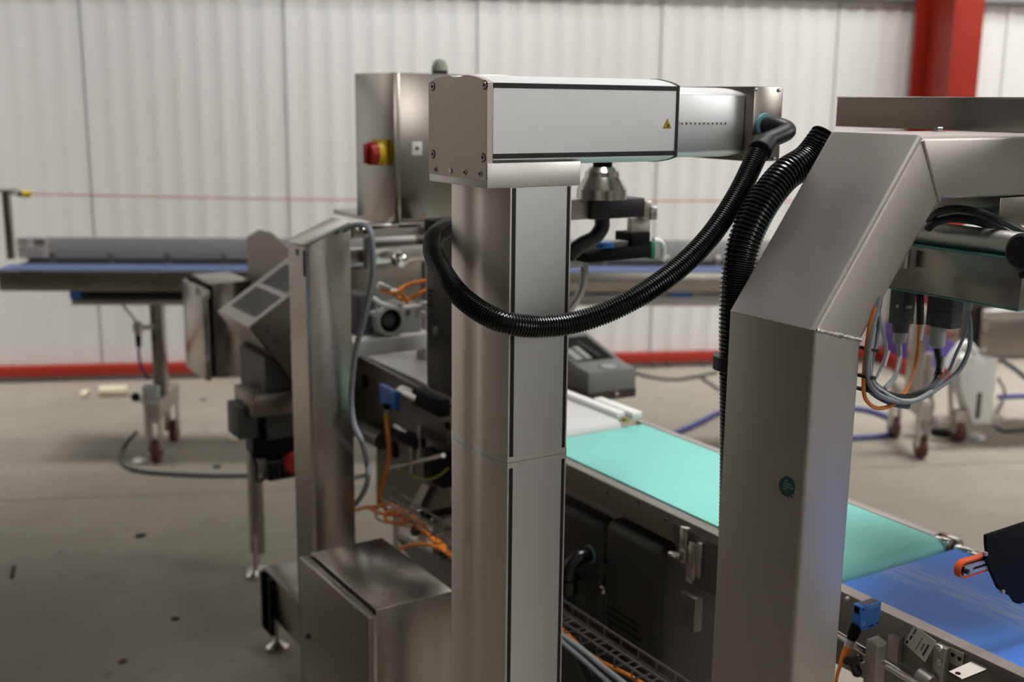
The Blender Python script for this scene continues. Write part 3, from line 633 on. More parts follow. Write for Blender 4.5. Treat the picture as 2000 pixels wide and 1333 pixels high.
# paper tag
pt = [at(px, py, 'x', 1.262) for px, py in ((1766, 1256), (1786, 1221), (1829, 1254), (1807, 1294))]
tg = solo('paper_tag', MB().slab(pt, (-.0008, 0, 0)), M['paper'], 'white printed paper tag hanging tilted on the blue conveyor side', 'tag')
mb = MB()
ey = (pt[1]-pt[0]); ex = (pt[3]-pt[0])
def dash(mb, u0, u1, v0, v1):
    q = [pt[0]+ex*u+ey*v+Vector((-.0009, 0, 0)) for u, v in ((u0, v0), (u1, v0), (u1, v1), (u0, v1))]; mb.slab(q, (-.0003, 0, 0))
dash(mb, .04, .13, .05, .22); dash(mb, .10, .17, .32, .55); dash(mb, .27, .275, .06, .6)
dash(mb, .12, .17, .62, .92)
for k in range(7): dash(mb, .48, .51, .12+k*.1, .19+k*.1)
for k in range(4): dash(mb, .64, .68, .3+k*.09, .37+k*.09)
for k in range(6): dash(mb, .78, .85, .18+k*.1, .26+k*.1)
part('printing', mb, M['ink'], tg, 'dark printed lines', 'stuff')
# blue photo sensor on its clamp
ps = thing('photo_sensor', 'blue photoelectric sensor on a clamp beside the blue belt', 'sensor', (1.234, 1.02, .85))
ys0 = 1.0; a = at(1683, 1186, 'y', ys0); b = at(1722, 1176, 'y', ys0); zt_, zb_ = (a.z+b.z)/2, at(1683, 1228, 'y', ys0).z-.002
W_ = b.x-a.x; yk = at(1666, 1181, 'x', a.x).y
hs_ = part('housing', MB().prism([(a.x, zb_+.004), (a.x+.006, zb_-.003), (b.x-.004, zb_-.003), (b.x, zb_+.006), (b.x, zt_), (a.x, zt_)], 'y', ys0, yk, .0012), M['blue'], ps)
part('lens', MB().box(a.x+.008, b.x-.004, ys0+.003, yk-.003, zt_-.001, zt_+.0006), M['dgrey'], hs_)
part('lens', MB().box(a.x-.0006, a.x+.002, ys0+.0035, yk-.003, zt_-.012, zt_-.002), M['matt'], hs_)
face = lambda u, v: Vector((a.x+W_*u, ys0-.0002, zb_+(zt_-zb_)*v))
inkb = mat('pale_blue_print', (.40, .52, .68), .6)
T = lambda s, size, u, v: text_mb(s, size, basis(face(u, v), (1, 0, 0), (0, 0, 1)), .0002)
part('lettering', T('SICK', .0088, .68, .90), inkb, hs_, 'white maker lettering reading SICK')
part('lettering', T('CE', .0072, .16, .22), inkb, hs_, 'CE mark')
mb = MB()
for k in range(6):
    v = .76-k*.075; u = .08
    while u < .62: w = random.uniform(.03, .09); q0, q1 = face(u, v), face(u+w, v+.022); mb.box(q0.x, q1.x, ys0-.0003, ys0, q0.z, q1.z); u += w+.03
for k in range(3): q0, q1 = face(.42+.16*k, .2), face(.52+.16*k, .30); mb.box(q0.x, q1.x, ys0-.0003, ys0, q0.z, q1.z)
q0, q1 = face(.78, .42), face(.92, .54); mb.box(q0.x, q1.x, ys0-.0003, ys0, q0.z, q1.z)
part('fine_print', mb, mat('faint_blue_print', (.16, .26, .5), .6), hs_, 'faint specification print', 'stuff')
part('slot', MB().box(a.x+.018, a.x+.028, ys0-.0004, ys0+.002, zb_-.0005, zb_+.0018), M['matt'], hs_)
for u, v in ((.10, .88), (.86, .06)): p = face(u, v); part('hole', MB().lathe((p.x, ys0-.0004, p.z), (0, 1, 0), [(0, .0018), (.001, .0018)], 12), M['matt'], hs_)
pc0 = Vector((a.x+.004, (ys0+yk)/2+.001, zb_+.004)); dc = Vector((-.42, .05, -1)).normalized()
part('plug_collar', MB().lathe(pc0, dc, [(0, .0085), (.012, .0085), (.024, .0065)], 16), M['matt'], ps)
part('connector_nut', MB().lathe(pc0+dc*.024, dc, [(0, .0066), (.0105, .0066)], 18), M['frame'], ps)
part('cable_boot', MB().lathe(pc0+dc*.0345, dc, [(0, .0062), (.012, .0058), (.026, .0042), (.027, .003)], 14), M['orange'], ps, 'orange cable boot')
pb0 = pc0+dc*.061
cable('orange_cable', [pb0-dc*.003, pb0+dc*.012, pb0+Vector((-.012, 0, -.04)), pb0+Vector((-.02, .01, -.10)), pb0+Vector((-.01, .03, -.2))], .0026, M['orange'], 'orange cable dropping from the blue sensor at lower right')
cz = zb_-.003
ck = at(1713, 1265, 'x', 1.205); ckl = at(1692, 1250, 'x', 1.205); ckr = at(1733, 1259, 'y', ck.y); ct = cz
part('clamp_block', MB().prism([(ck.y, ck.z-.085), (ck.y, ck.z), (ck.y+.013, ct), (ckl.y, ct), (ckl.y, ck.z-.085)], 'x', 1.205, ckr.x, .0006, 1), M['frame'], ps)
part('clamp_face', MB().slab([(1.2055, ck.y-.0004, ck.z+.0006), (ckr.x-.0005, ck.y-.0004, ck.z+.0006), (ckr.x-.0005, ck.y+.0126, ct+.0004), (1.2055, ck.y+.0126, ct+.0004)], (0, -.0004, .0004)), M['bright'], ps, 'bright chamfered face')
part('screw', MB().lathe((1.228, ck.y+.018, ct), (0, 0, 1), [(0, .003), (.001, .0028)], 12), M['dsteel'], ps)
kc = at(1668, 1297, 'x', 1.20)
mb = MB()
for k in range(3):
    an = PI*.5+k*2*PI/3+.5; mb.cyl(kc, kc+Vector((0, math.cos(an)*.012, math.sin(an)*.012)), .0062, 12, .0075).ball(kc+Vector((0, math.cos(an)*.012, math.sin(an)*.012)), .0075, 12)
part('star_knob', mb, M['gloss'], ps, 'black three lobed clamping knob')
part('knob_screw', MB().cyl(kc, (a.x+.03, kc.y-.006, kc.z+.004), .003, 10), M['bright'], ps)
#MARK2
# ================================================================== LEFT MACHINE GROUP
def corner(x, xc, xl, xr, yt, yb):          # box seen by a vertical corner: (x0, x1, y0, y1, z0, z1)
    c = at(xc, yt, 'x', x); l = at(xl, yt, 'x', x); r = at(xr, yt, 'y', c.y); b = at(xc, yb, 'x', x)
    return x, r.x, c.y, l.y, b.z, c.z
# low steel cabinet at the foot of the column
x = .80; c = at(734, 1192, 'x', x); l = at(606, 1084, 'x', x); ztop = c.z
bcab = thing('low_cabinet', 'squat stainless cabinet with a grey sheen standing left of the column foot', 'cabinet', (.88, 1.87, 0))
part('body', MB().box(x, .958, c.y, l.y, .10, ztop, .002), M['steelh'], bcab)
part('gasket', MB().box(x-.008, x, c.y+.006, l.y-.006, .11, ztop-.006), M['matt'], bcab)
dl = at(587, 1090, 'x', x-.022).y; dr = at(722, 1206, 'x', x-.022).y
door = part('door', MB().box(x-.026, x-.008, dr, dl, .11, ztop-.001, .003), M['steel'], bcab, 'cabinet door standing proud')
p = at(600, 1243, 'x', x-.026); part('door_lock', MB().lathe((x-.0285, p.y, p.z), (1, 0, 0), [(0, .005), (.003, .006)], 14), M['dgrey'], door)
for yy in (c.y+.03, l.y-.03):
    for xx in (x+.03, .93): part('foot', MB().cyl((xx, yy, 0), (xx, yy, .11), .014, 14), M['frame'], bcab)
# tall pillar cabinet with sloping cap
x0, x1, y0, y1, z0, z1 = corner(.9, 599, 566, 684, 476, 1062)
pz = at(684, 437, 'y', y0).z
pil = thing('pillar_cabinet', 'tall narrow stainless pillar with a sloping top behind the low cabinet', 'cabinet', (.95, y0+.05, 0))
part('body', MB().prism([(x0+.004, .02), (x1, .02), (x1, pz), (x0+.004, z1-.004)], 'y', y0, y1, .0015), M['steelh'], pil)
part('front_door', MB().box(x0-.004, x0+.0045, y0, y1, .02, z1-.008), M['steel'], pil, 'narrow front door')
sv = Vector((x1-x0, 0, pz-z1)); part('cap', MB().slab([Vector((x0-.005, y0-.001, z1-.006)), Vector((x0-.005, y1+.001, z1-.006)), Vector((x1+.001, y1+.001, pz+.0005)), Vector((x1+.001, y0-.001, pz+.0005))], (0, 0, .0045), .001), M['bright'], pil, 'sloping top sheet with a bright edge')
a = at(594, 490, 'x', x0-.0045); b = at(594, 540, 'x', x0-.0045)
part('dark_slot', MB().box(x0-.0055, x0, a.y-.004, a.y+.006, b.z, a.z), M['matt'], pil)
a = at(580, 492, 'x', x0-.0045); part('door_lock', MB().box(x0-.0055, x0, a.y-.004, a.y+.004, a.z-.008, a.z+.006), M['dgrey'], pil)
part('foot_plate', MB().box(x0-.02, x1+.02, y0-.02, y1+.02, 0, .02), M['frame'], pil)
# floor beam with levelling feet left of the low cabinet
fb = thing('floor_beam', 'low dark steel floor beam on levelling feet left of the low cabinet', 'beam', (1.15, 2.9, 0))
q0 = at(508, 1115, 'z', .27); q1 = at(590, 1185, 'z', .27)
part('beam', MB().box(q1.x, q1.x+.16, 2.35, q0.y+.02, .14, .27, .003), M['steel'], fb)
q = at(542, 1268, 'z', 0); q2 = at(500, 1128, 'z', 0)
for p in (q, q2):
    f_ = part('levelling_foot', MB().lathe((p.x, p.y, 0), (0, 0, 1), [(0, .034), (.010, .034), (.024, .014), (.030, .010)], 20), M['bright'], fb)
    part('foot_spindle', MB().cyl((p.x, p.y, .028), (p.x, p.y, .15), .008, 12), M['frame'], f_)
for yy in (q.y-.06, q0.y-.02): part('end_pad', MB().box(q1.x-.012, q1.x, yy-.03, yy+.03, .09, .265), M['matt'], fb)
# small two-tone steel junction cabinet with door
x0, x1, y0, y1, z0, z1 = corner(1.15, 412, 372, 490, 556, 735)
jb = thing('junction_cabinet', 'small stainless cabinet with a dark door seal at far left of the machine', 'cabinet', ((x0+x1)/2, (y0+y1)/2, z0))
part('body', MB().box(x0+.004, x1, y0, y1-.005, z0, z1+.004, .002), M['steelh'], jb)
part('gasket', MB().box(x0-.012, x0+.004, y0+.004, y1-.008, z0+.006, z1-.004), M['matt'], jb)
jd = part('door', MB().box(x0-.03, x0-.012, y0-.002, y1, z0-.004, z1-.012, .002), M['steel'], jb)
for py in (575, 700): p = at(402, py, 'x', x0-.03); part('hinge', MB().box(x0-.036, x0-.02, p.y-.008, p.y+.012, p.z-.012, p.z+.012, .002), M['bright'], jd)
p = at(385, 568, 'x', x0-.031); part('door_badge', MB().box(x0-.0315, x0-.03, p.y-.012, p.y+.012, p.z-.014, p.z+.012), M['brown'], jd)
# perforated sloping hood
xh = 1.02
hd = thing('sloped_hood', 'sloping stainless hood with louvred top between the small cabinet and the pillar', 'cover', (1.3, 2.8, .9))
yh = at(487, 645, 'x', xh).y
t0 = at(426, 612, 'x', xh); t1 = at(487, 638, 'x', xh); up = at(640, 520, 'y', t1.y)
slope = Vector((up.x-t1.x, 0, up.z-t1.z)); w_ = t0.y-t1.y
pl0 = [t1, Vector((t1.x, t0.y, t1.z)), Vector((t1.x, t0.y, t1.z))+slope, t1+slope]
part('top_sheet', MB().slab(pl0, (0, 0, -.006)), M['frame'], hd)
sn = Vector((-slope.z, 0, slope.x)).normalized()
for half in (0, 1):
    for k in range(9):
        s0 = .12+.40*half+.36*0; a_ = pl0[0]+slope*(s0)+Vector((0, w_*(.13+.085*k), 0))+sn*.0008
        mb = MB().slab([a_, a_+Vector((0, w_*.042, 0)), a_+Vector((0, w_*.042, 0))+slope*.33, a_+slope*.33], sn*.002)
        part('louvre', mb, M['greyp'], hd)
d0 = at(487, 650, 'x', xh)
part('side_panel', MB().prism([(t1.x, t1.z-.004), (t1.x+slope.x, t1.z+slope.z-.004), (t1.x+slope.x, t1.z-.24), (t1.x+.11, t1.z-.16)], 'y', t1.y, t1.y+.004), M['bsteel'], hd)
part('front_panel', MB().slab([Vector((t1.x, t1.y, t1.z-.004)), Vector((t1.x, t0.y, t1.z-.004)), Vector((t1.x+.11, t0.y, t1.z-.16)), Vector((t1.x+.11, t1.y, t1.z-.16))], (.004, 0, 0)), M['steel'], hd)
part('under_box', MB().box(t1.x+.05, t1.x+.30, t1.y+.03, t0.y-.03, t1.z-.34, t1.z-.10), M['dgrey'], hd)
for px, py in ((521, 645), (540, 665), (520, 684)):
    p = at(px, py, 'y', t1.y); part('panel_button', MB().lathe((p.x, t1.y-.003, p.z), (0, 1, 0), [(0, .005), (.004, .006)], 12), M['dgrey'], hd)
# hexagon side plate
xs = 1.32
sp = [at(px, py, 'x', xs) for px, py in ((482, 463), (505, 449), (530, 455), (562, 485), (562, 640), (484, 600))]
solo('guard_plate', MB().slab(sp, (.004, 0, 0)), M['bsteel'], 'upright brown-toned steel plate with cut corners behind the sloping hood', 'plate')
# drive motor below
ym = 3.02
mo = thing('drive_motor', 'black geared motor with a red end hanging under the sloping hood', 'motor', (1.25, ym, .5))
def yb_(mb, px0, px1, py0, py1, y, t, bev=.003):
    a = at(px0, (py0+py1)/2, 'y', y); b = at(px1, (py0+py1)/2, 'y', y); z1 = at((px0+px1)/2, py0, 'y', y).z; z0 = at((px0+px1)/2, py1, 'y', y).z
    return mb.box(a.x, b.x, y, y+t, z0, z1, bev)
part('terminal_box', yb_(MB(), 466, 504, 795, 858, ym, .10), M['dgrey'], mo)
part('bracket', yb_(MB(), 494, 580, 770, 812, ym-.06, .16), M['bsteel'], mo, 'steel motor bracket')
part('gearbox', yb_(MB(), 500, 584, 808, 895, ym, .10, .012), M['matt'], mo)
a = at(512, 935, 'y', ym+.05); b = at(588, 935, 'y', ym+.05); zt2 = at(550, 885, 'y', ym+.05).z
mb = MB().box(a.x, b.x, ym, ym+.1, a.z, zt2, .012)
part('motor_body', mb, M['blackp'], mo)
for k in range(7): xx = a.x+(b.x-a.x)*(k+.5)/7; part('cooling_fin', MB().box(xx-.0025, xx+.0025, ym-.008, ym, a.z+.01, zt2-.01), M['matt'], mo)
p = at(577, 905, 'y', ym-.01); part('red_cap', MB().lathe((p.x, ym-.012, p.z), (0, 1, 0), [(0, .026), (.006, .034), (.03, .034)], 20), M['redp'], mo, 'red end cap')
part('cable_gland', MB().cyl(at(489, 858, 'y', ym+.03), at(490, 882, 'y', ym+.03), .009, 12), M['greyp'], mo)
cable('black_cable', [at(490, 880, 'y', ym+.03), at(500, 910, 'y', ym+.03), at(503, 940, 'y', ym+.05), at(525, 930, 'y', ym+.06)], .0055, M['blackc'], 'black cable bending down from the motor terminal box')
# telescopic leg left of the pillar
ll = at(505, 1120, 'z', 0)
lg = thing('support_leg', 'square steel leg with a threaded foot standing left of the tall pillar', 'leg', (ll.x, ll.y, 0))
zA = at(505, 1080, 'y', ll.y).z; zB = at(500, 870, 'y', ll.y).z
part('tube', MB().box(ll.x-.021, ll.x+.021, ll.y-.021, ll.y+.021, zA, .80, .003), M['steelh'], lg)
part('spindle', MB().cyl((ll.x, ll.y, .02), (ll.x, ll.y, zA), .009, 14), M['frame'], lg)
part('foot', MB().lathe((ll.x, ll.y, 0), (0, 0, 1), [(0, .042), (.012, .042), (.024, .016), (.03, .012)], 22), M['frame'], lg)
# upper switch cabinet with beacon
x0, x1, y0, y1, z0, z1 = corner(1.2, 777, 709, 885, 142, 433)
uc = thing('switch_cabinet', 'stainless control cabinet with a red and yellow rotary switch behind the arm', 'cabinet', (x0, y0, z0))
part('body', MB().box(x0, x0+.30, y0, y1, z0, z1, .002), M['steelh'], uc)
part('gasket', MB().box(x0-.006, x0, y0+.004, y1-.004, z0+.004, z1-.004), M['dgrey'], uc)
yd = at(770, 290, 'x', x0-.022).y
ud = part('door', MB().box(x0-.022, x0-.006, yd, y1+.001, z0-.002, z1, .0015), M['steel'], uc)
p = at(748, 297, 'x', x0-.022)
sw = part('switch_plate', MB().box(x0-.040, x0-.022, p.y-.030, p.y+.026, p.z-.030, p.z+.030, .004), M['yellow'], uc, 'yellow switch base')
p = at(738, 300, 'x', x0-.045)
part('switch_collar', MB().lathe((x0-.052, p.y-.002, p.z), (1, 0, 0), [(0, .026), (.012, .028)], 24), M['yellow'], sw)
part('switch_knob', MB().lathe((x0-.072, p.y, p.z), (1, 0, 0), [(0, .023), (.003, .026), (.02, .027)], 24).box(x0-.080, x0-.07, p.y-.007, p.y+.007, p.z-.023, p.z+.023, .003), M['redp'], sw, 'round red knob')
p = at(814, 290, 'y', y0)
kp = part('key_plate', MB().box(p.x-.013, p.x+.013, y0-.002, y0, p.z-.0155, p.z+.0155, .0008), M['white'], uc, 'white key switch plate')
part('key_lock', MB().lathe((p.x, y0-.005, p.z), (0, 1, 0), [(0, .004), (.004, .005)], 14), M['brown'], kp)
p = at(859, 139, 'y', y0+.06)
bcn = part('beacon_base', MB().cyl((p.x, y0+.06, z1), (p.x, y0+.06, z1+.008), .0195, 20), M['matt'], uc)
part('beacon_lens', MB().lathe((p.x, y0+.06, z1+.008), (0, 0, 1), [(0, .0195), (.008, .0195), (.018, .0165), (.025, .0105), (.028, .002)], 24), M['glassy'], bcn, 'pale glass dome lens')
# sheet hood carrying the cabinet
yH = 2.40; zc = z0-.001
hc = thing('machine_hood', 'wide folded steel hood under the switch cabinet', 'cover', (1.3, 2.5, 1.2))
xL = at(662, 430, 'y', yH).x; zl = at(760, 463, 'y', yH).z
part('top', MB().box(xL, 1.19, yH, yH+.045, zc-.012, zc, .002), M['bright'], hc)
part('top', MB().box(1.19, 1.47, yH, 2.78, zc-.012, zc, .002), M['steel'], hc)
part('front', MB().box(xL+.002, 1.47, yH+.001, yH+.006, zl, zc-.011), M['frame'], hc)
part('side_block', xbox(MB(), 838, 900, 434, 458, 1.14, .012), M['matt'], hc)
def yspan(px0, px1, py0, py1, y, t, bev=.002): return yb_(MB(), px0, px1, py0, py1, y, t, bev)
part('rail', yspan(682, 905, 481, 512, 2.70, .03), M['bright'], hc, 'bright horizontal rail')
part('backplate', yspan(686, 905, 514, 610, 2.71, .012), M['bsteel'], hc, 'brown toned back plate')
part('gap_shade_plate', yspan(728, 905, 468, 480, 2.72, .01), M['dsteel'], hc)  # dark plate standing in for the recess shadow under the hood front
for px, py, r, y in ((776, 506, .022, 2.66), (702, 450, .014, 2.385)):
    p = at(px, py, 'y', y); part('knob', MB().lathe((p.x, y-.03, p.z), (0, 1, 0), [(0, r*.5), (.006, r*.9), (.016, r), (.03, r*.9), (.045, r*.6)], 20), M['chrome'], hc)
part('post', yspan(714, 726, 462, 525, 2.66, .02), M['dsteel'], hc)
part('side_leg', MB().box(1.42, 1.46, 2.70, 2.76, 0, zc-.01), M['frame'], hc)
# cast drive with round opening
yD = 2.36
dv = thing('cast_drive', 'grey cast drive unit with a round ring opening under the steel hood', 'machine', (1.25, 2.4, .95))
part('body', yb_(MB(), 736, 826, 596, 660, yD, .13, .010), M['greyp'], dv)
part('dark_side', yb_(MB(), 700, 740, 575, 660, yD+.02, .10, .012), M['dgrey'], dv)
p = at(763, 627, 'y', yD-.02)
part('ring', MB().lathe((p.x, yD-.022, p.z), (0, 1, 0), [(0, .027), (0, .0355), (.024, .037)], 28, cap=False), M['lgrey'], dv)
part('ring_hole', MB().lathe((p.x, yD-.012, p.z), (0, 1, 0), [(0, .0275), (.014, .0275)], 24), M['matt'], dv)
part('hub', MB().lathe((p.x, yD-.016, p.z), (0, 1, 0), [(0, .010), (.004, .017)], 20), M['dgrey'], dv)
for k in range(3):
    an = k*2*PI/3+.6; part('ring_lug', MB().lathe((p.x+math.cos(an)*.041, yD-.020, p.z+math.sin(an)*.041), (0, 1, 0), [(0, .007), (.02, .008)], 12), M['lgrey'], dv)
for k in range(5):
    px = 742+k*19; a = at(px, 592, 'y', yD-.004); part('rib', MB().box(a.x-.003, a.x+.003, yD-.006, yD, a.z-.028, a.z-.004), M['dgrey'], dv)
part('base', yb_(MB(), 690, 850, 660, 690, yD-.03, .2, .003), M['whiteb'], dv, 'pale base plate')
XX = lambda pts, x: [at(px, py, 'x', x) for px, py in pts]
YY = lambda pts: [at(px, py, 'y', yD-.05-.008*(i % 2)) for i, (px, py) in enumerate(pts)]
cable('white_tube', YY(((728, 582), (745, 594), (775, 601), (805, 600), (832, 596))), .006, M['white'], 'white tube sagging across the grey cast drive', 'tube')
cable('orange_cable', YY(((742, 566), (770, 572), (790, 560), (812, 552), (835, 548))), .0045, M['orange'], 'orange cable arching over the cast drive')
cable('orange_cable', YY(((768, 572), (782, 585), (800, 584), (820, 572), (836, 566))), .0042, M['orange'], 'orange cable looping under the arch above the cast drive')
cable('orange_cable', YY(((780, 560), (786, 575), (797, 594), (803, 600))), .004, M['orange'], 'short orange cable falling onto the white tube')
for px, py, l in ((764, 568, 'white cable plug on the arching orange cable'), (824, 592, 'white cable plug beside the dark tall cover'), (818, 610, 'lower white cable plug beside the dark tall cover')):
    p = at(px, py, 'y', yD-.05); solo('cable_plug', MB().lathe(p-Vector((.012, 0, 0)), (1, -.2, -.1), [(0, .005), (.004, .007), (.022, .007), (.026, .005)], 12), M['white'], l, 'plug')
p = at(738, 556, 'y', yD-.05); solo('cable_gland', MB().lathe(p, (1, -.3, -.35), [(0, .009), (.014, .009), (.016, .006), (.03, .006)], 12), M['bright'], 'bright metal cable gland left of the orange cables', 'gland')
# tall dark cover behind the column
yv = at(828, 600, 'x', 1.18).y; zv = at(840, 765, 'x', 1.18).z
tv = thing('tall_cover', 'tall charcoal cover with a round button behind the aluminium column', 'cover', (1.24, yv-.06, zv))
part('shell', MB().box(1.18, 1.30, yv-.15, yv, zv, at(840, 440, 'x', 1.18).z, .018, 3), M['cover'], tv)
part('support_arm', MB().box(1.25, 1.29, yv-.05, yH+.01, zc-.030, zc-.012), M['frame'], tv)
p = at(852, 646, 'x', 1.18); part('button', MB().lathe((1.174, p.y, p.z), (1, 0, 0), [(0, .007), (.002, .0095), (.008, .0095)], 18), M['greyp'], tv)
for k in range(4):
    p = at(838, 568+k*9, 'x', 1.18); part('vent_slot', MB().box(1.1785, 1.181, p.y-.014, p.y+.008, p.z-.0022, p.z+.0022), M['matt'], tv)
# white feed conveyor behind the green belt
wc = thing('white_conveyor', 'narrow white belt conveyor feeding the green belt from behind the column', 'conveyor', (1.44, 2.4, 0))
yw = at(1250, 822, 'z', .915).y+.012
part('belt', MB().prism(beltloop(yw, 3.0, .918, .020), 'x', 1.299, 1.52), M['whiteb'], wc)
part('belt_edge', MB().box(1.522, 1.548, yw+.02, 3.0, .905, .932, .006), M['white'], wc, 'white side guide strip')
part('guide_bar', MB().box(1.556, 1.585, yw+.005, yw+.16, .912, .930, .005), M['white'], wc, 'white guide bar')
p = at(1227, 822, 'z', .925); part('brass_pin', MB().cyl((1.535, yw-.004, .917), (1.535, yw+.012, .917), .006, 12), mat('brass', (.6, .4, .14), .3, 1), wc, 'brass pin')
part('side_plate', MB().box(1.276, 1.296, 1.935, 3.0, .74, .845, .002), M['dsteel'], wc, 'grey side plate')
for yy in (2.15, 2.9): part('leg', MB().box(1.42, 1.46, yy-.02, yy+.02, 0, .88), M['frame'], wc)
# details hung on the side plate
xs = 1.262
def disc(parent, nm, px, py, r, x, t, mt, n=22): p = at(px, py, 'x', x); return part(nm, MB().lathe((x, p.y, p.z), (1, 0, 0), [(0, r*.85), (t*.25, r), (t, r)], n), mt, parent)
fd = thing('feed_frame', 'dark machined frame with rods, rollers and holes under the white belt', 'machine', (1.3, 2.3, 0))
part('upper_plate', MB().slab(XX(((690, 690), (880, 790), (880, 905), (690, 830)), 1.272), (.006, 0, 0)), M['dsteel'], fd)
part('lower_plate', MB().slab(XX(((735, 840), (880, 905), (880, 1010), (735, 985)), 1.285), (.008, 0, 0)), M['dsteel'], fd)
disc(fd, 'hole', 711, 745, .020, 1.268, .006, M['matt']); disc(fd, 'hole', 768, 880, .022, 1.280, .006, M['matt']); disc(fd, 'hole', 872, 832, .010, 1.268, .006, M['matt'])
part('roller', MB().cyl(at(700, 838, 'x', 1.24), at(748, 862, 'x', 1.24), .024, 20), M['dsteel'], fd, 'grey roller')
part('clamp_rod', MB().cyl(at(784, 764, 'x', 1.235), at(820, 780, 'x', 1.235), .014, 14), M['bright'], fd, 'bright round clamp')
part('link', MB().cyl(at(772, 832, 'x', 1.235), at(796, 846, 'x', 1.235), .006, 10), M['bright'], fd)
part('vertical_rod', MB().cyl(at(805, 866, 'x', 1.235), at(806, 925, 'x', 1.235), .007, 12), M['bright'], fd)
part('vertical_rod', MB().cyl(at(821, 830, 'x', 1.235), at(820, 900, 'x', 1.235), .006, 12), M['bright'], fd)
part('cross_rod', MB().cyl(at(762, 914, 'x', 1.23), at(866, 890, 'x', 1.20), .006, 12), M['bright'], fd)
part('rod_block', xbox(MB(), 798, 832, 848, 866, 1.25, .03), M['matt'], fd)
part('arm_block', xbox(MB(), 826, 880, 768, 800, 1.255, .03), M['matt'], fd)
part('white_bar', MB().cyl(at(690, 934, 'x', 1.33), at(720, 928, 'x', 1.33), .008, 10), M['paper'], fd, 'pale short bar')
part('diagonal_brace', MB().slab(XX(((800, 990), (825, 945), (838, 950), (815, 1000)), 1.27), (.006, 0, 0)), M['bright'], fd)
part('dark_box', xbox(MB(), 848, 886, 882, 940, 1.255, .03), M['matt'], fd)
for k, (px, py) in enumerate(((812, 1000), (826, 1022))): disc(fd, 'bolt', px, py, .008, 1.15, .02, M['bright'], 12)
part('leg', MB().box(1.32, 1.38, 2.05, 2.11, 0, .80), M['dsteel'], fd)
part('leg', MB().box(1.32, 1.38, 2.42, 2.48, 0, .80), M['dsteel'], fd)
part('cross_member', MB().slab(XX(((772, 1048), (890, 1105), (890, 1165), (860, 1148), (800, 1092)), 1.305), (.02, 0, 0)), M['dsteel'], fd)
# blue sensor and orange cable
sn_ = thing('photo_sensor', 'small blue sensor with a yellow plug left of the aluminium column', 'sensor', at(765, 795, 'x', 1.2))
part('housing', xbox(MB(), 750, 781, 757, 793, 1.225, .014, .002), M['blue'], sn_)
a = at(764, 765, 'x', 1.196); part('print', MB().box(1.1962, 1.198, a.y-.010, a.y+.006, a.z-.003, a.z+.003).box(1.1962, 1.198, a.y-.0, a.y+.0001, a.z-.003, a.z-.0029), inkb, sn_, kind='stuff')
part('plug_collar', MB().lathe(at(756, 790, 'x', 1.206), (0, 0, -1), [(0, .010), (.012, .008)], 14), M['matt'], sn_)
p = at(755, 808, 'x', 1.206)
part('connector_nut', MB().cyl(p+Vector((0, 0, .012)), p, .0068, 14), M['frame'], sn_)
part('cable_boot', MB().lathe(p, (0, 0, -1), [(0, .0072), (.01, .0072), (.013, .0055), (.024, .0045)], 14), M['yellow'], sn_, 'yellow cable boot')
oc = M['orange']
cable('orange_cable', [p-Vector((0, 0, .02))]+XX(((757, 845), (760, 880), (757, 915), (748, 945), (742, 975), (748, 990), (765, 1002), (800, 1020), (840, 1046), (882, 1078)), 1.19), .0052, oc, 'orange cable hanging from the yellow sensor plug down to the tray')
cable('orange_cable', XX(((690, 998), (715, 992), (740, 990), (760, 985), (790, 1000), (820, 1022), (850, 1052), (890, 1085)), 1.155), .005, oc, 'orange cable coming in from behind the pillar to the tray')
cable('orange_cable', XX(((722, 992), (735, 1000), (760, 1006), (790, 1008), (815, 1025), (845, 1055), (890, 1092)), 1.145), .005, oc, 'orange cable in the middle of the tray bundle')
cable('orange_cable', XX(((752, 1006), (756, 1018), (775, 1022), (805, 1022), (830, 1040), (860, 1065), (900, 1100)), 1.14), .005, oc, 'orange cable making the small loop at the tray start')
cable('orange_cable', XX(((756, 1004), (770, 998), (790, 1006), (812, 1020), (838, 1048), (870, 1078), (900, 1104)), 1.135), .0045, oc, 'orange cable over the small loop at the tray start')
cable('orange_cable', XX(((782, 1072), (805, 1065), (835, 1064), (862, 1074), (890, 1092)), 1.11), .0042, M['orange'], 'single darker orange cable bowed below the tray bundle')
cable('earth_wire', XX(((738, 985), (735, 1010), (750, 1020), (780, 1026), (808, 1032), (830, 1045)), 1.16), .0026, M['yelg'], 'yellow green earth wire looping under the orange cables')
cable('earth_wire', XX(((744, 905), (742, 945), (740, 985)), 1.22), .004, M['yelg'], 'yellow green earth wire running straight down behind the hanging orange cable')
cable('earth_wire', XX(((778, 917), (800, 928), (830, 938), (858, 930), (875, 915)), 1.225), .003, M['yelg'], 'yellow green earth wire sagging below the cross rod')
for px, py, l in ((815, 1035, 'black tie round the orange bundle at the tray start'), (873, 1080, 'black tie round the orange bundle beside the column')):
    p = at(px, py, 'x', 1.145); solo('cable_tie', MB().lathe(p+Vector((0, .003, 0)), (0, -1, -.5), [(0, .017), (.006, .017)], 16), M['blackc'], l, 'tie')
cable('black_cable', XX(((842, 1022), (862, 1012), (890, 1006)), 1.24), .004, M['blackc'], 'upper black cable leaving the tray bundle towards the column')
cable('black_cable', XX(((858, 1040), (872, 1034), (895, 1030)), 1.24), .004, M['blackc'], 'lower black cable leaving the tray bundle towards the column')
# grey power cable from the hood down past the pillar
cable('grey_cable', XX(((672, 450), (690, 441), (712, 440), (724, 455), (728, 490), (728, 530), (722, 570), (712, 620), (696, 680), (688, 740), (686, 790), (692, 830), (706, 862)), .98)+XX(((716, 900), (719, 930), (712, 958), (694, 985), (672, 1000)), 1.02), .0062, M['greyc'], 'thick grey cable hanging in a long curve beside the tall pillar')
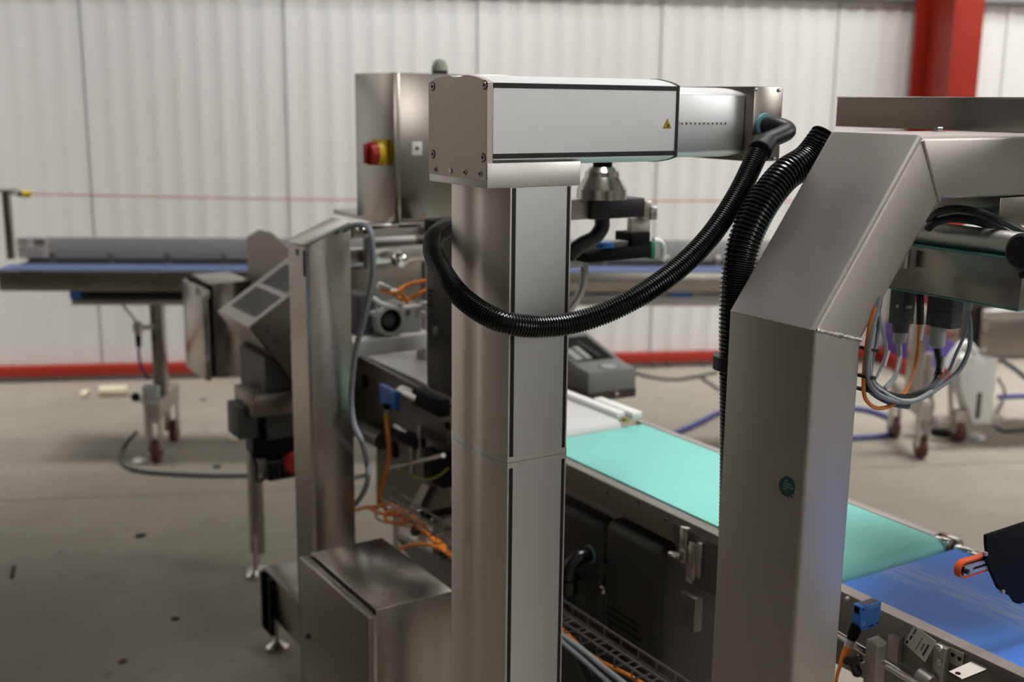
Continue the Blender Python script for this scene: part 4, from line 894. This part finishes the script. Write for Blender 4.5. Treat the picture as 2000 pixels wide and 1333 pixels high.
# ================================================================== REAR PRINT HEAD
yhd = 1.57
ph = thing('print_head', 'print head with a stepped steel cone and a black block under the arm end', 'print head', (1.2, yhd, 1.5))
def yl(px, py, y=yhd): return at(px, py, 'y', y)
p = yl(1177, 326); zt3 = 1.536
kpx = (p-EYEP).dot(FW)/FPX
zs = lambda py: yl(1177, py).z
part('cone', MB().lathe((p.x, yhd, zs(388)), (0, 0, 1), [(0, 49*kpx), (zs(369)-zs(388), 49*kpx), (zs(349)-zs(388), 37*kpx), (zs(345)-zs(388), 34*kpx), (zs(335)-zs(388), 33*kpx), (zs(326)-zs(388), 25*kpx)], 40), M['bright'], ph, 'stepped polished steel cone', sharp=12)
part('neck', MB().cyl((p.x, yhd, zs(327)), (p.x, yhd, zt3), 19*kpx, 18), M['matt'], ph)
yk2 = 1.60
part('clamp', yb_(MB(), 1096, 1160, 390, 430, yk2, .04, .002), M['frame'], ph)
part('black_block', yb_(MB(), 1155, 1260, 389, 427, yk2-.01, .05, .003), M['blackp'], ph, 'black rectangular block')
part('elbow', MB().tube([yl(1176, 428, 1.62), yl(1175, 445, 1.62), yl(1160, 465, 1.62), yl(1135, 478, 1.62), yl(1110, 500, 1.62)], .0135, 14, step=.005), M['blackp'], ph)
yk3 = 1.95
part('angle_clamp', yb_(yb_(MB(), 1256, 1272, 393, 430, yk2+.03, .03, .001), 1268, 1284, 404, 430, yk2+.03, .03, .001), M['bright'], ph)
part('drop_plate', yb_(MB(), 1232, 1270, 425, 470, yk2+.045, .012, .001), M['frame'], ph)
part('scanner_mount', yb_(MB(), 1234, 1270, 455, 480, yk2+.03, .05, .001), M['matt'], ph)
part('scanner_body', MB().slab([yl(px, py, yk2+.03) for px, py in ((1145, 496), (1273, 476), (1273, 503), (1145, 514))], (0, .06, 0), .002), M['matt'], ph, 'black scanner body')
part('circuit_edge', yb_(MB(), 1272, 1280, 472, 506, yk2+.035, .03, .001), mat('green_circuit_board', (.01, .22, .13), .4), ph)
part('white_hood', MB().tube([yl(1276, 470, yk2+.06), yl(1288, 472, yk2+.06), yl(1295, 485, yk2+.06), yl(1294, 510, yk2+.06)], .006, 10, step=.004), M['white'], ph)
part('blue_connector', yb_(MB(), 1176, 1200, 474, 486, yk2+.035, .02, .002), M['blue'], ph)
part('grey_top', yb_(MB(), 1196, 1236, 472, 484, yk2+.04, .03, .001), M['greyp'], ph)
part('curved_bracket', MB().tube([yl(1136, 478, yk2+.10), yl(1141, 510, yk2+.10), yl(1140, 545, yk2+.10), yl(1130, 580, yk2+.10), yl(1105, 615, yk2+.10)], .0075, 10, step=.005), M['frame'], ph)
part('bracket_web', yb_(MB(), 1100, 1140, 494, 524, yk2+.09, .01, .001), M['frame'], ph)
# ================================================================== GREY OPERATOR TRAY
yt_ = 2.62
gt = thing('grey_tray_unit', 'grey plastic tray unit with a dark opening and brown base behind the column', 'tray', (1.75, yt_, .8))
G = Frame(-.09)
def gp(px, py, v): return G.at(px, py, v)
cB = at(1150, 735, 'y', yt_); vB = cB.dot(G.N)
fr0, fr1 = gp(1150, 733, vB), gp(1243, 715, vB); zb0 = (gp(1150, 771, vB).z+gp(1243, 757, vB).z)/2; zt0 = (fr0.z+fr1.z)/2; zbb = (gp(1150, 789, vB).z+gp(1243, 773, vB).z)/2
GM = G.M(); dpt = .30
part('body', MB(GM).prism([(vB, zb0), (vB, zt0), (vB+.075, zt0+.006), (vB+dpt, zt0+.055), (vB+dpt, zb0)], 'x', fr0.x, fr1.x, .003, 2), M['greyp'], gt)
sl = Vector((0, dpt-.075, .049)); nsl = Vector((0, -.049, dpt-.075)).normalized()
def onslope(u, s): return Vector((u, vB+.075, zt0+.006))+sl*s+nsl*.0012
part('opening', MB(GM).slab([onslope(fr0.x+.012, .10), onslope(fr1.x-.018, .10), onslope(fr1.x-.018, .85), onslope(fr0.x+.012, .85)], -nsl*.002), M['matt'], gt, 'dark opening')
part('cartridge', MB(GM).slab([onslope(fr0.x+.05, .12), onslope(fr0.x+.07, .12), onslope(fr0.x+.07, .5), onslope(fr0.x+.05, .5)], nsl*.006).slab([onslope(fr0.x+.012, .11), onslope(fr0.x+.04, .11), onslope(fr0.x+.04, .45), onslope(fr0.x+.012, .45)], nsl*.006), M['lgrey'], gt)
part('cartridge', MB(GM).cyl(onslope(fr0.x+.085, .62)+nsl*.004, onslope(fr0.x+.098, .14)+nsl*.004, .006, 10), M['dgrey'], gt)
um = (fr0.x+fr1.x)/2+.006
part('round_recess', MB(GM).lathe((um, vB+.036, zt0+.0032), (0, -.08, 1), [(0, .030), (.0018, .030)], 26), M['dgrey'], gt)
part('recess_floor', MB(GM).lathe((um, vB+.033, zt0+.0040), (0, -.08, 1), [(0, .026), (.0016, .025)], 24), M['lgrey'], gt)
part('base', MB(GM).box(fr0.x+.001, fr1.x+.002, vB+.002, vB+dpt, zbb, zb0), M['brown'], gt, 'dark brown base')
part('toggle', MB(GM).lathe(((fr0.x+fr1.x)/2+.014, vB-.006, (zb0+zbb)/2+.004), (0, 1, 0), [(0, .007), (.003, .009), (.01, .009)], 14), M['bright'], gt)
part('screen_support', MB(GM).box(fr0.x+.004, fr0.x+.05, vB+dpt-.03, vB+dpt, zt0+.05, zt0+.13), M['greyp'], gt)
part('bracket_arm', MB(GM).box(fr0.x-.30, fr0.x+.02, vB+.05, vB+.11, zbb-.03, zbb), M['matt'], gt)
part('post', MB(GM).box(fr0.x-.30, fr0.x-.24, vB+.05, vB+.11, 0, zbb-.03), M['frame'], gt)
# ================================================================== FAR CONVEYOR ALONG THE WALL
CM = CF.M()
q = CF.fl(290, 900); vf = q.y-.02
L0 = CF.at(0, 540, vf); zf1 = CF.at(250, 530, vf).z; zf0 = CF.at(250, 570, vf).z; ul = L0.x-.01; ur = CF.at(1680, 540, vf).x
bd = .34
fc = thing('wall_conveyor', 'long steel conveyor with a blue belt standing along the white wall', 'conveyor', CF.w(((ul+ur)/2, vf+.17, 0)))
part('front_rail', MB(CM).box(ul, ur, vf, vf+.025, zf0, zf1, .006), M['steel'], fc)
part('end_cap', MB(CM).box(ul, ul+.02, vf+.02, vf+bd, zf0+.01, zf1-.004), M['steel'], fc)
part('belt', MB(CM).box(ul-.01, ur, vf+.027, vf+.185, zf1-.03, zf1+.003, .002), mat('faded_blue_belt', (.10, .15, .33), .5), fc)
zp1 = CF.at(250, 464, vf+bd).z
part('back_panel', MB(CM).box(ul+.012, ur, vf+bd, vf+bd+.012, zf1-.03, zp1, .002), mat('grey_satin_panel', (.50, .50, .49), .5, .25), fc)
part('slot_shade_strip', MB(CM).box(ul+.012, ur, vf+bd-.003, vf+bd, zf1-.03, CF.at(250, 505, vf+bd).z), mat('painted_slot_shade', (.07, .08, .10), .6), fc, 'dark strip painted as the slot shadow behind the belt')  # dark colour stands in for the shadow in the slot
part('panel_post', MB(CM).box(ul+.02, ul+.05, vf+bd, vf+bd+.02, zf0+.02, zp1-.02), M['frame'], fc)
part('panel_post', MB(CM).box(ur-.05, ur-.02, vf+bd, vf+bd+.02, zf0+.02, zp1-.02), M['frame'], fc)
part('slot_bed', MB(CM).box(ul+.01, ur, vf+.19, vf+bd+.01, zf0+.02, zf1-.012), M['dsteel'], fc, 'dark slot beside the belt')
for px in (105, 218, 330, 440, 1180, 1300, 1400):
    p = CF.at(px, 510, vf+bd-.004); part('spacer', MB(CM).box(p.x-.016, p.x+.016, vf+bd-.004, vf+bd+.01, zf1-.012, zf1+.034, .002), M['bright'], fc)
a, b = CF.at(31, 464, vf+bd-.004), CF.at(94, 503, vf+bd-.004)
pn = part('data_plate', MB(CM).box(a.x, b.x, vf+bd-.003, vf+bd, b.z, a.z), M['paper'], fc, 'white data plate')
mb = MB(CM); mb.box(a.x+.08, b.x-.012, vf+bd-.005, vf+bd-.003, a.z-.034, a.z-.008)
for r_ in range(3):
    u = a.x+.012
    while u < b.x-.03: w = random.uniform(.006, .02); mb.box(u, u+w, vf+bd-.005, vf+bd-.003, a.z-.058-.02*r_, a.z-.05-.02*r_); u += w+.008
part('plate_print', mb, mat('faint_plate_ink', (.20, .19, .18), .6), pn, 'plate print', 'stuff')
mb = text_mb('CE', .03, CM @ basis(Vector((a.x+.03, vf+bd-.004, a.z-.022)), (1, 0, 0), (0, 0, 1)), .0005); part('plate_mark', mb, M['dgrey'], pn, 'CE mark')
def farstand(pxa, pxb):
    u0, u1 = CF.at(pxa, 585, vf+.10).x, CF.at(pxb, 585, vf+.10).x
    z1_, z0_ = CF.at((pxa+pxb)/2, 571, vf+.10).z, CF.at((pxa+pxb)/2, 595, vf+.10).z
    return u0, u1, z0_, z1_
u0, u1, za, zb3 = farstand(142, 420)
part('under_rail', MB(CM).box(u0, u1+.25, vf+.08, vf+.14, za, za+.025, .002), M['frame'], fc)
part('drive_drum', MB(CM).cyl((u0, vf+.10, za+.043), (u1+.25, vf+.10, za+.043), .018, 14), M['blackp'], fc)
part('blue_cap', MB(CM).box(u0-.004, u0+.045, vf+.07, vf+.12, za+.028, za+.062, .004), M['blue'], fc)
u0b, u1b, zab, zbb2 = farstand(1118, 1420)
part('under_rail', MB(CM).box(u0b-.1, u1b+.1, vf+.08, vf+.14, zab-.004, zab+.021, .002), M['frame'], fc)
part('drive_drum', MB(CM).cyl((u0b-.1, vf+.12, zab+.04), (u1b+.1, vf+.12, zab+.04), .014, 14), M['frame'], fc)
p = CF.at(1332, 570, vf+.09); part('blue_cap', MB(CM).box(p.x-.05, p.x+.045, vf+.06, vf+.12, p.z-.018, p.z+.018, .004), M['blue'], fc)
def farleg(pxl, pxr):
    c = CF.at((pxl+pxr)/2, 600, vf+.11); w = (CF.at(pxr, 600, vf+.11).x-CF.at(pxl, 600, vf+.11).x)/2
    part('leg', MB(CM).box(c.x-w, c.x+w, vf+.11, vf+.17, .28, za, .004), M['steelh'], fc)
    part('foot_bar', MB(CM).box(c.x-.028, c.x+.028, vf-.02, vf+.36, .20, .28, .004), M['frame'], fc)
    for v in (vf+.0, vf+.33):
        part('fork', MB(CM).box(c.x-.022, c.x-.017, v-.03, v+.03, .06, .20).box(c.x+.017, c.x+.022, v-.03, v+.03, .06, .20).box(c.x-.024, c.x+.024, v-.03, v+.03, .19, .205), M['frame'], fc)
        part('wheel', MB(CM).cyl((c.x-.015, v, .052), (c.x+.015, v, .052), .052, 20), M['wheel'], fc)
        part('spindle', MB(CM).cyl((c.x-.03, v-.035, .06), (c.x-.03, v-.035, .34), .009, 10), M['bright'], fc)
    return c
cl = farleg(291, 316)
farleg(1790, 1815)
p = CF.at(270, 640, vf+.08); part('valve', MB(CM).lathe((p.x, vf+.07, p.z-.03), (0, 0, 1), [(0, .014), (.02, .022), (.045, .022), (.06, .01)], 14).cyl((p.x, vf+.07, p.z), (p.x+.06, vf+.09, p.z), .012, 10), M['frame'], fc, 'valve on the leg')
part('valve_cap', MB(CM).lathe((p.x, vf+.07, p.z-.085), (0, 0, 1), [(0, .012), (.05, .014)], 12), M['matt'], fc)
w0 = lambda px, py, v: CF.w(CF.at(px, py, v))
p = CF.at(300, 775, vf+.05); part('control_box', MB(CM).box(p.x-.05, p.x+.02, vf+.04, vf+.10, p.z-.045, p.z+.045, .004), M['lgrey'], fc, 'small pale box on the leg')
p = CF.at(265, 776, vf-.05); p2 = CF.at(296, 800, vf+.02)
part('lever', MB(CM).cyl((p.x, vf-.05, p.z), (p2.x, vf+.02, p2.z), .006, 10), M['frame'], fc); part('lever_ball', MB(CM).ball((p.x, vf-.05, p.z), .021, 14), M['matt'], fc, 'black lever ball')
# cord posts and pull cord
pp = CF.at(12, 375, vf+bd+.03)
cp_ = part('cord_post', MB(CM).box(pp.x-.016, pp.x+.016, vf+bd+.015, vf+bd+.045, zf1, pp.z, .002), M['steelh'], fc)
part('post_head', MB(CM).box(pp.x-.05, pp.x+.05, vf+bd, vf+bd+.05, pp.z, pp.z+.014, .003), M['frame'], fc)
c0 = CF.at(24, 379, vf+bd+.02); c1 = CF.at(42, 379, vf+bd+.02); c2 = CF.at(62, 380, vf+bd+.02)
co = thing('pull_cord', 'thin red pull cord strung along the wall conveyor from a yellow end fitting', 'cord', CF.w((c1.x, vf+bd+.02, c1.z)))
part('eye_hook', MB(CM).tube([(c0.x-.03, c0.y, c0.z+.012), (c0.x, c0.y, c0.z), (c0.x+.02, c0.y, c0.z-.006), (c1.x-.012, c1.y, c1.z)], .005, 8), M['bright'], co)
part('cord_clamp', MB(CM).cyl((c1.x-.012, c1.y, c1.z), (c1.x+.004, c1.y, c1.z), .013, 14), M['matt'], co)
part('end_fitting', MB(CM).lathe((c1.x+.002, c1.y, c1.z), (1, 0, 0), [(0, .012), (.006, .017), (.036, .017), (.042, .011)], 14), M['yellow'], co, 'yellow end fitting')
c3 = CF.at(710, 391, vf+bd+.02); c4 = CF.at(1560, 393, vf+bd+.02)
part('cord', MB(CM).tube([(c2.x-.02, c2.y, c1.z), (c3.x, c3.y, c3.z), (c4.x, c4.y, c4.z)], .0036, 8, step=.05), M['pink'], co)
part('post_far', MB(CM).box(c4.x, c4.x+.03, vf+bd+.015, vf+bd+.045, zf1, c4.z+.02), M['steelh'], fc)
# air hose and cables at the far leg
cable('air_hose', [w0(240, 597, vf+.10), w0(258, 618, vf+.08), w0(268, 632, vf+.07)], .006, M['lgreyc'], 'pale air hose under the wall conveyor leading to the valve', 'hose')
cable('air_hose', [w0(274, 662, vf+.07), w0(271, 690, vf+.07), w0(277, 720, vf+.09), w0(290, 742, vf+.12)], .006, M['hoseb'], 'blue air hose dropping from the valve on the wall conveyor leg', 'hose')
fl0 = lambda px, py, z=.008: at(px, py, 'z', z)
cable('floor_cable', [w0(266, 845, vf-.04), fl0(243, 872), fl0(236, 895), fl0(246, 912), fl0(280, 922), fl0(340, 927), fl0(420, 930), fl0(500, 929), fl0(580, 926)], .009, M['dgreyc'], 'dark cable curling on the floor from the wall conveyor leg', 'cable')
# ================================================================== THINGS ON THE FLOOR
def blockat(name, px, py, hx, hy, hz, ang, mt, label, cat, lump=0):
    p = fl0(px, py, hz); mb = MB().obox(p, Vector((math.cos(ang), math.sin(ang), 0))*hx, Vector((-math.sin(ang), math.cos(ang), 0))*hy, (0, 0, hz), min(hx, hy, hz)*.35)
    return solo(name, mb, mt, label, cat)
p = fl0(222, 764, .028); solo('foam_roll', MB().lathe(p-Wd*.075, Wd, [(0, .026), (.004, .030), (.146, .030), (.15, .026)], 18), M['foam'], 'cream roll lying on the floor near the wall at left', 'roll')
blockat('foam_offcut', 165, 770, .050, .017, .014, 1.15, M['foam'], 'slanting cream offcut left of the cream roll', 'offcut')
p = fl0(192, 764, .02); solo('foam_stub', MB().lathe(p, Wd, [(0, .016), (.03, .020)], 14), mat('tan_foam', (.4, .34, .24), .8), 'tan stub at the left end of the cream roll', 'stub')
def pebble(name, px, py, r, mt, label, cat, f=.35):
    p = fl0(px, py, 0); mb = MB().lathe(p, (0, 0, 1), [(0, r*.8), (r*f*.5, r), (r*f, r*.5)], 12)
    for v in mb.bm.verts: v.co.x += random.uniform(-.12, .12)*r; v.co.y += random.uniform(-.12, .12)*r
    return solo(name, mb, mt, label, cat)
pebble('white_puck', 272, 903, .034, M['white'], 'white disc on the floor beside the left caster', 'disc', .5)
pebble('white_puck', 458, 860, .030, M['foam'], 'pale disc on the floor left of the black motor', 'disc', .4)
pebble('scrap', 275, 1048, .020, M['debris'], 'black scrap on the floor below the curled cable', 'scrap')
pebble('scrap', 424, 913, .020, M['debris'], 'black scrap on the floor just above the cable line', 'scrap')
pebble('scrap', 338, 912, .012, mat('tan_scrap', (.16, .12, .08), .8), 'tan scrap on the floor right of the white disc', 'scrap', .2)
pebble('scrap', 398, 782, .020, M['debris'], 'dark scrap on the floor near the small cabinet', 'scrap', .15)
pebble('scrap', 342, 1210, .016, M['debris'], 'small scrap on the near floor left of the floor beam', 'scrap', .15)
pebble('scrap', 240, 1293, .015, mat('brown_scrap', (.10, .05, .025), .8), 'brown scrap at the bottom left of the floor', 'scrap', .2)
blockat('scrap_strip', 25, 1118, .055, .006, .002, 1.35, M['debris'], 'thin dark strip on the floor at the left edge', 'scrap')
# ================================================================== RIGHT BACKGROUND
ys_ = 3.40
rm = thing('wheeled_machine', 'wheeled steel machine with a white leg cover at right behind the cables', 'machine', (4.75, 3.45, 0))
vr = WF.fl(1870, 862).y; WM = WF.M()
wa = lambda px, py, v=vr: WF.at(px, py, v)
def wbox(mb, px0, px1, py0, py1, v, t, bev=.004):
    a = wa(px0, (py0+py1)/2, v); b = wa(px1, (py0+py1)/2, v); z1 = wa((px0+px1)/2, py0, v).z; z0 = wa((px0+px1)/2, py1, v).z
    return mb.box(a.x, b.x, v, v+t, max(z0, 0), z1, bev)
part('steel_box', wbox(MB(WM), 1930, 2140, 604, 692, vr-.05, .4), M['steel'], rm, 'steel housing')
part('top_fold', wbox(MB(WM), 1922, 2140, 603, 622, vr-.07, .02, .006), M['bright'], rm, 'bright folded edge')
part('dark_post', wbox(MB(WM), 1893, 1935, 560, 700, vr+.05, .08), M['brown'], rm)
part('white_leg_cover', MB(WM).slab([wa(px, py, vr-.04) for px, py in ((1876, 700), (1912, 694), (1950, 700), (1936, 828), (1900, 828), (1876, 760))], (0, .09, 0), .004), M['white'], rm, 'white leg cover with a slot')
part('cover_slot', wbox(MB(WM), 1907, 1916, 768, 818, vr-.043, .004, 0), M['dgrey'], rm)
part('white_lever', MB(WM).tube([wa(1848, 720, vr-.06), wa(1866, 690, vr-.06), wa(1885, 672, vr-.06), wa(1905, 690, vr-.05)], .022, 10, step=.02), M['white'], rm, 'white handle')
part('foot_frame', wbox(wbox(MB(WM), 1830, 1960, 816, 836, vr+.0, .05), 1790, 1825, 720, 800, vr+.1, .05), M['frame'], rm)
for px, py in ((1868, 862), (1803, 838)):
    p = WF.fl(px, py); part('fork', MB(WM).box(p.x-.035, p.x+.035, p.y-.03, p.y+.03, .10, .16, .004).box(p.x-.03, p.x-.022, p.y-.03, p.y+.03, .05, .11).box(p.x+.022, p.x+.03, p.y-.03, p.y+.03, .05, .11), M['frame'], rm)
    part('wheel', MB(WM).cyl((p.x-.018, p.y, .055), (p.x+.018, p.y, .055), .055, 18), M['wheel'], rm)
part('white_foot', MB(WM).lathe(WF.fl(1908, 856), (0, 0, 1), [(0, .040), (.012, .038), (.02, .02)], 18), M['white'], rm)
part('dark_foot', MB(WM).lathe(WF.fl(1838, 850), (0, 0, 1), [(0, .05), (.025, .05), (.03, .03)], 14), M['matt'], rm)
part('spindle', MB(WM).cyl(wa(1856, 740, vr), wa(1858, 820, vr), .012, 10).cyl(wa(1814, 690, vr+.1), wa(1812, 770, vr+.1), .02, 12), M['frame'], rm)
solo('purple_wrap', MB(WM).prism([(3.395, 6.13), (3.622, 6.13), (3.622, 6.675), (3.395, 6.675), (3.395, 6.141), (3.410, 6.141), (3.410, 6.663), (3.607, 6.663), (3.607, 6.145), (3.395, 6.145)][:4] + [(3.395, 6.46), (3.412, 6.46), (3.412, 6.665), (3.605, 6.665), (3.605, 6.19), (3.412, 6.19), (3.412, 6.455), (3.395, 6.455)], 'z', .09, .27), M['purple'], 'purple padding wrapped round the foot of the red steel column', 'padding')
hz = .013
cable('water_hose', [fl0(1300, 853, hz), fl0(1340, 838, hz), fl0(1370, 824, hz), fl0(1410, 806, hz), fl0(1500, 792, hz), fl0(1600, 794, hz), fl0(1680, 800, hz), fl0(1725, 812, hz), fl0(1752, 828, hz), fl0(1752, 842, hz), fl0(1725, 852, hz), fl0(1680, 855, hz), fl0(1600, 858, hz)], .014, M['hoseb'], 'blue water hose coiling on the floor behind the portal', 'hose')
cable('water_hose', [fl0(1950, 776, hz), fl0(2000, 774, hz), fl0(2080, 776, hz)], .014, M['hoseb'], 'short blue hose run at the right edge of the floor', 'hose')
cable('floor_cable', [WF.w(wa(1935, 700, vr+.1)), WF.w(wa(1968, 712, vr+.2)), WF.w(wa(2010, 745, vr+.1)), fl0(2060, 790)], .012, M['greyc'], 'grey cable sloping down at the right edge behind the white leg', 'cable')
cable('floor_cable', [fl0(1950, 740, .2), fl0(1962, 770, .05), fl0(1944, 815), fl0(1950, 838), fl0(1975, 842), fl0(2040, 832)], .008, M['dgreyc'], 'thin dark cable curling beside the white leg cover', 'cable')
cable('floor_cable', [fl0(1225, 722), fl0(1260, 735), fl0(1310, 742), fl0(1350, 738), fl0(1400, 728)], .010, M['dgreyc'], 'dark cable lying in a shallow curve at the wall foot', 'cable')
cable('floor_cable', [fl0(1370, 738), fl0(1385, 748), fl0(1405, 762)], .008, M['dgreyc'], 'dark cable end trailing left of the ribbed hose on the floor', 'cable')
for px in (1276, 1305, 1372):
    p = WF.at(px, 712, VW-.03); part('pipe_clip', MB(WM).tube([(p.x-.006, VW-.03, .10), (p.x, VW-.035, .05), (p.x+.006, VW-.05, .004)], .010, 8), M['dgrey'], bpy.data.objects['baseboard_back'])
finish()
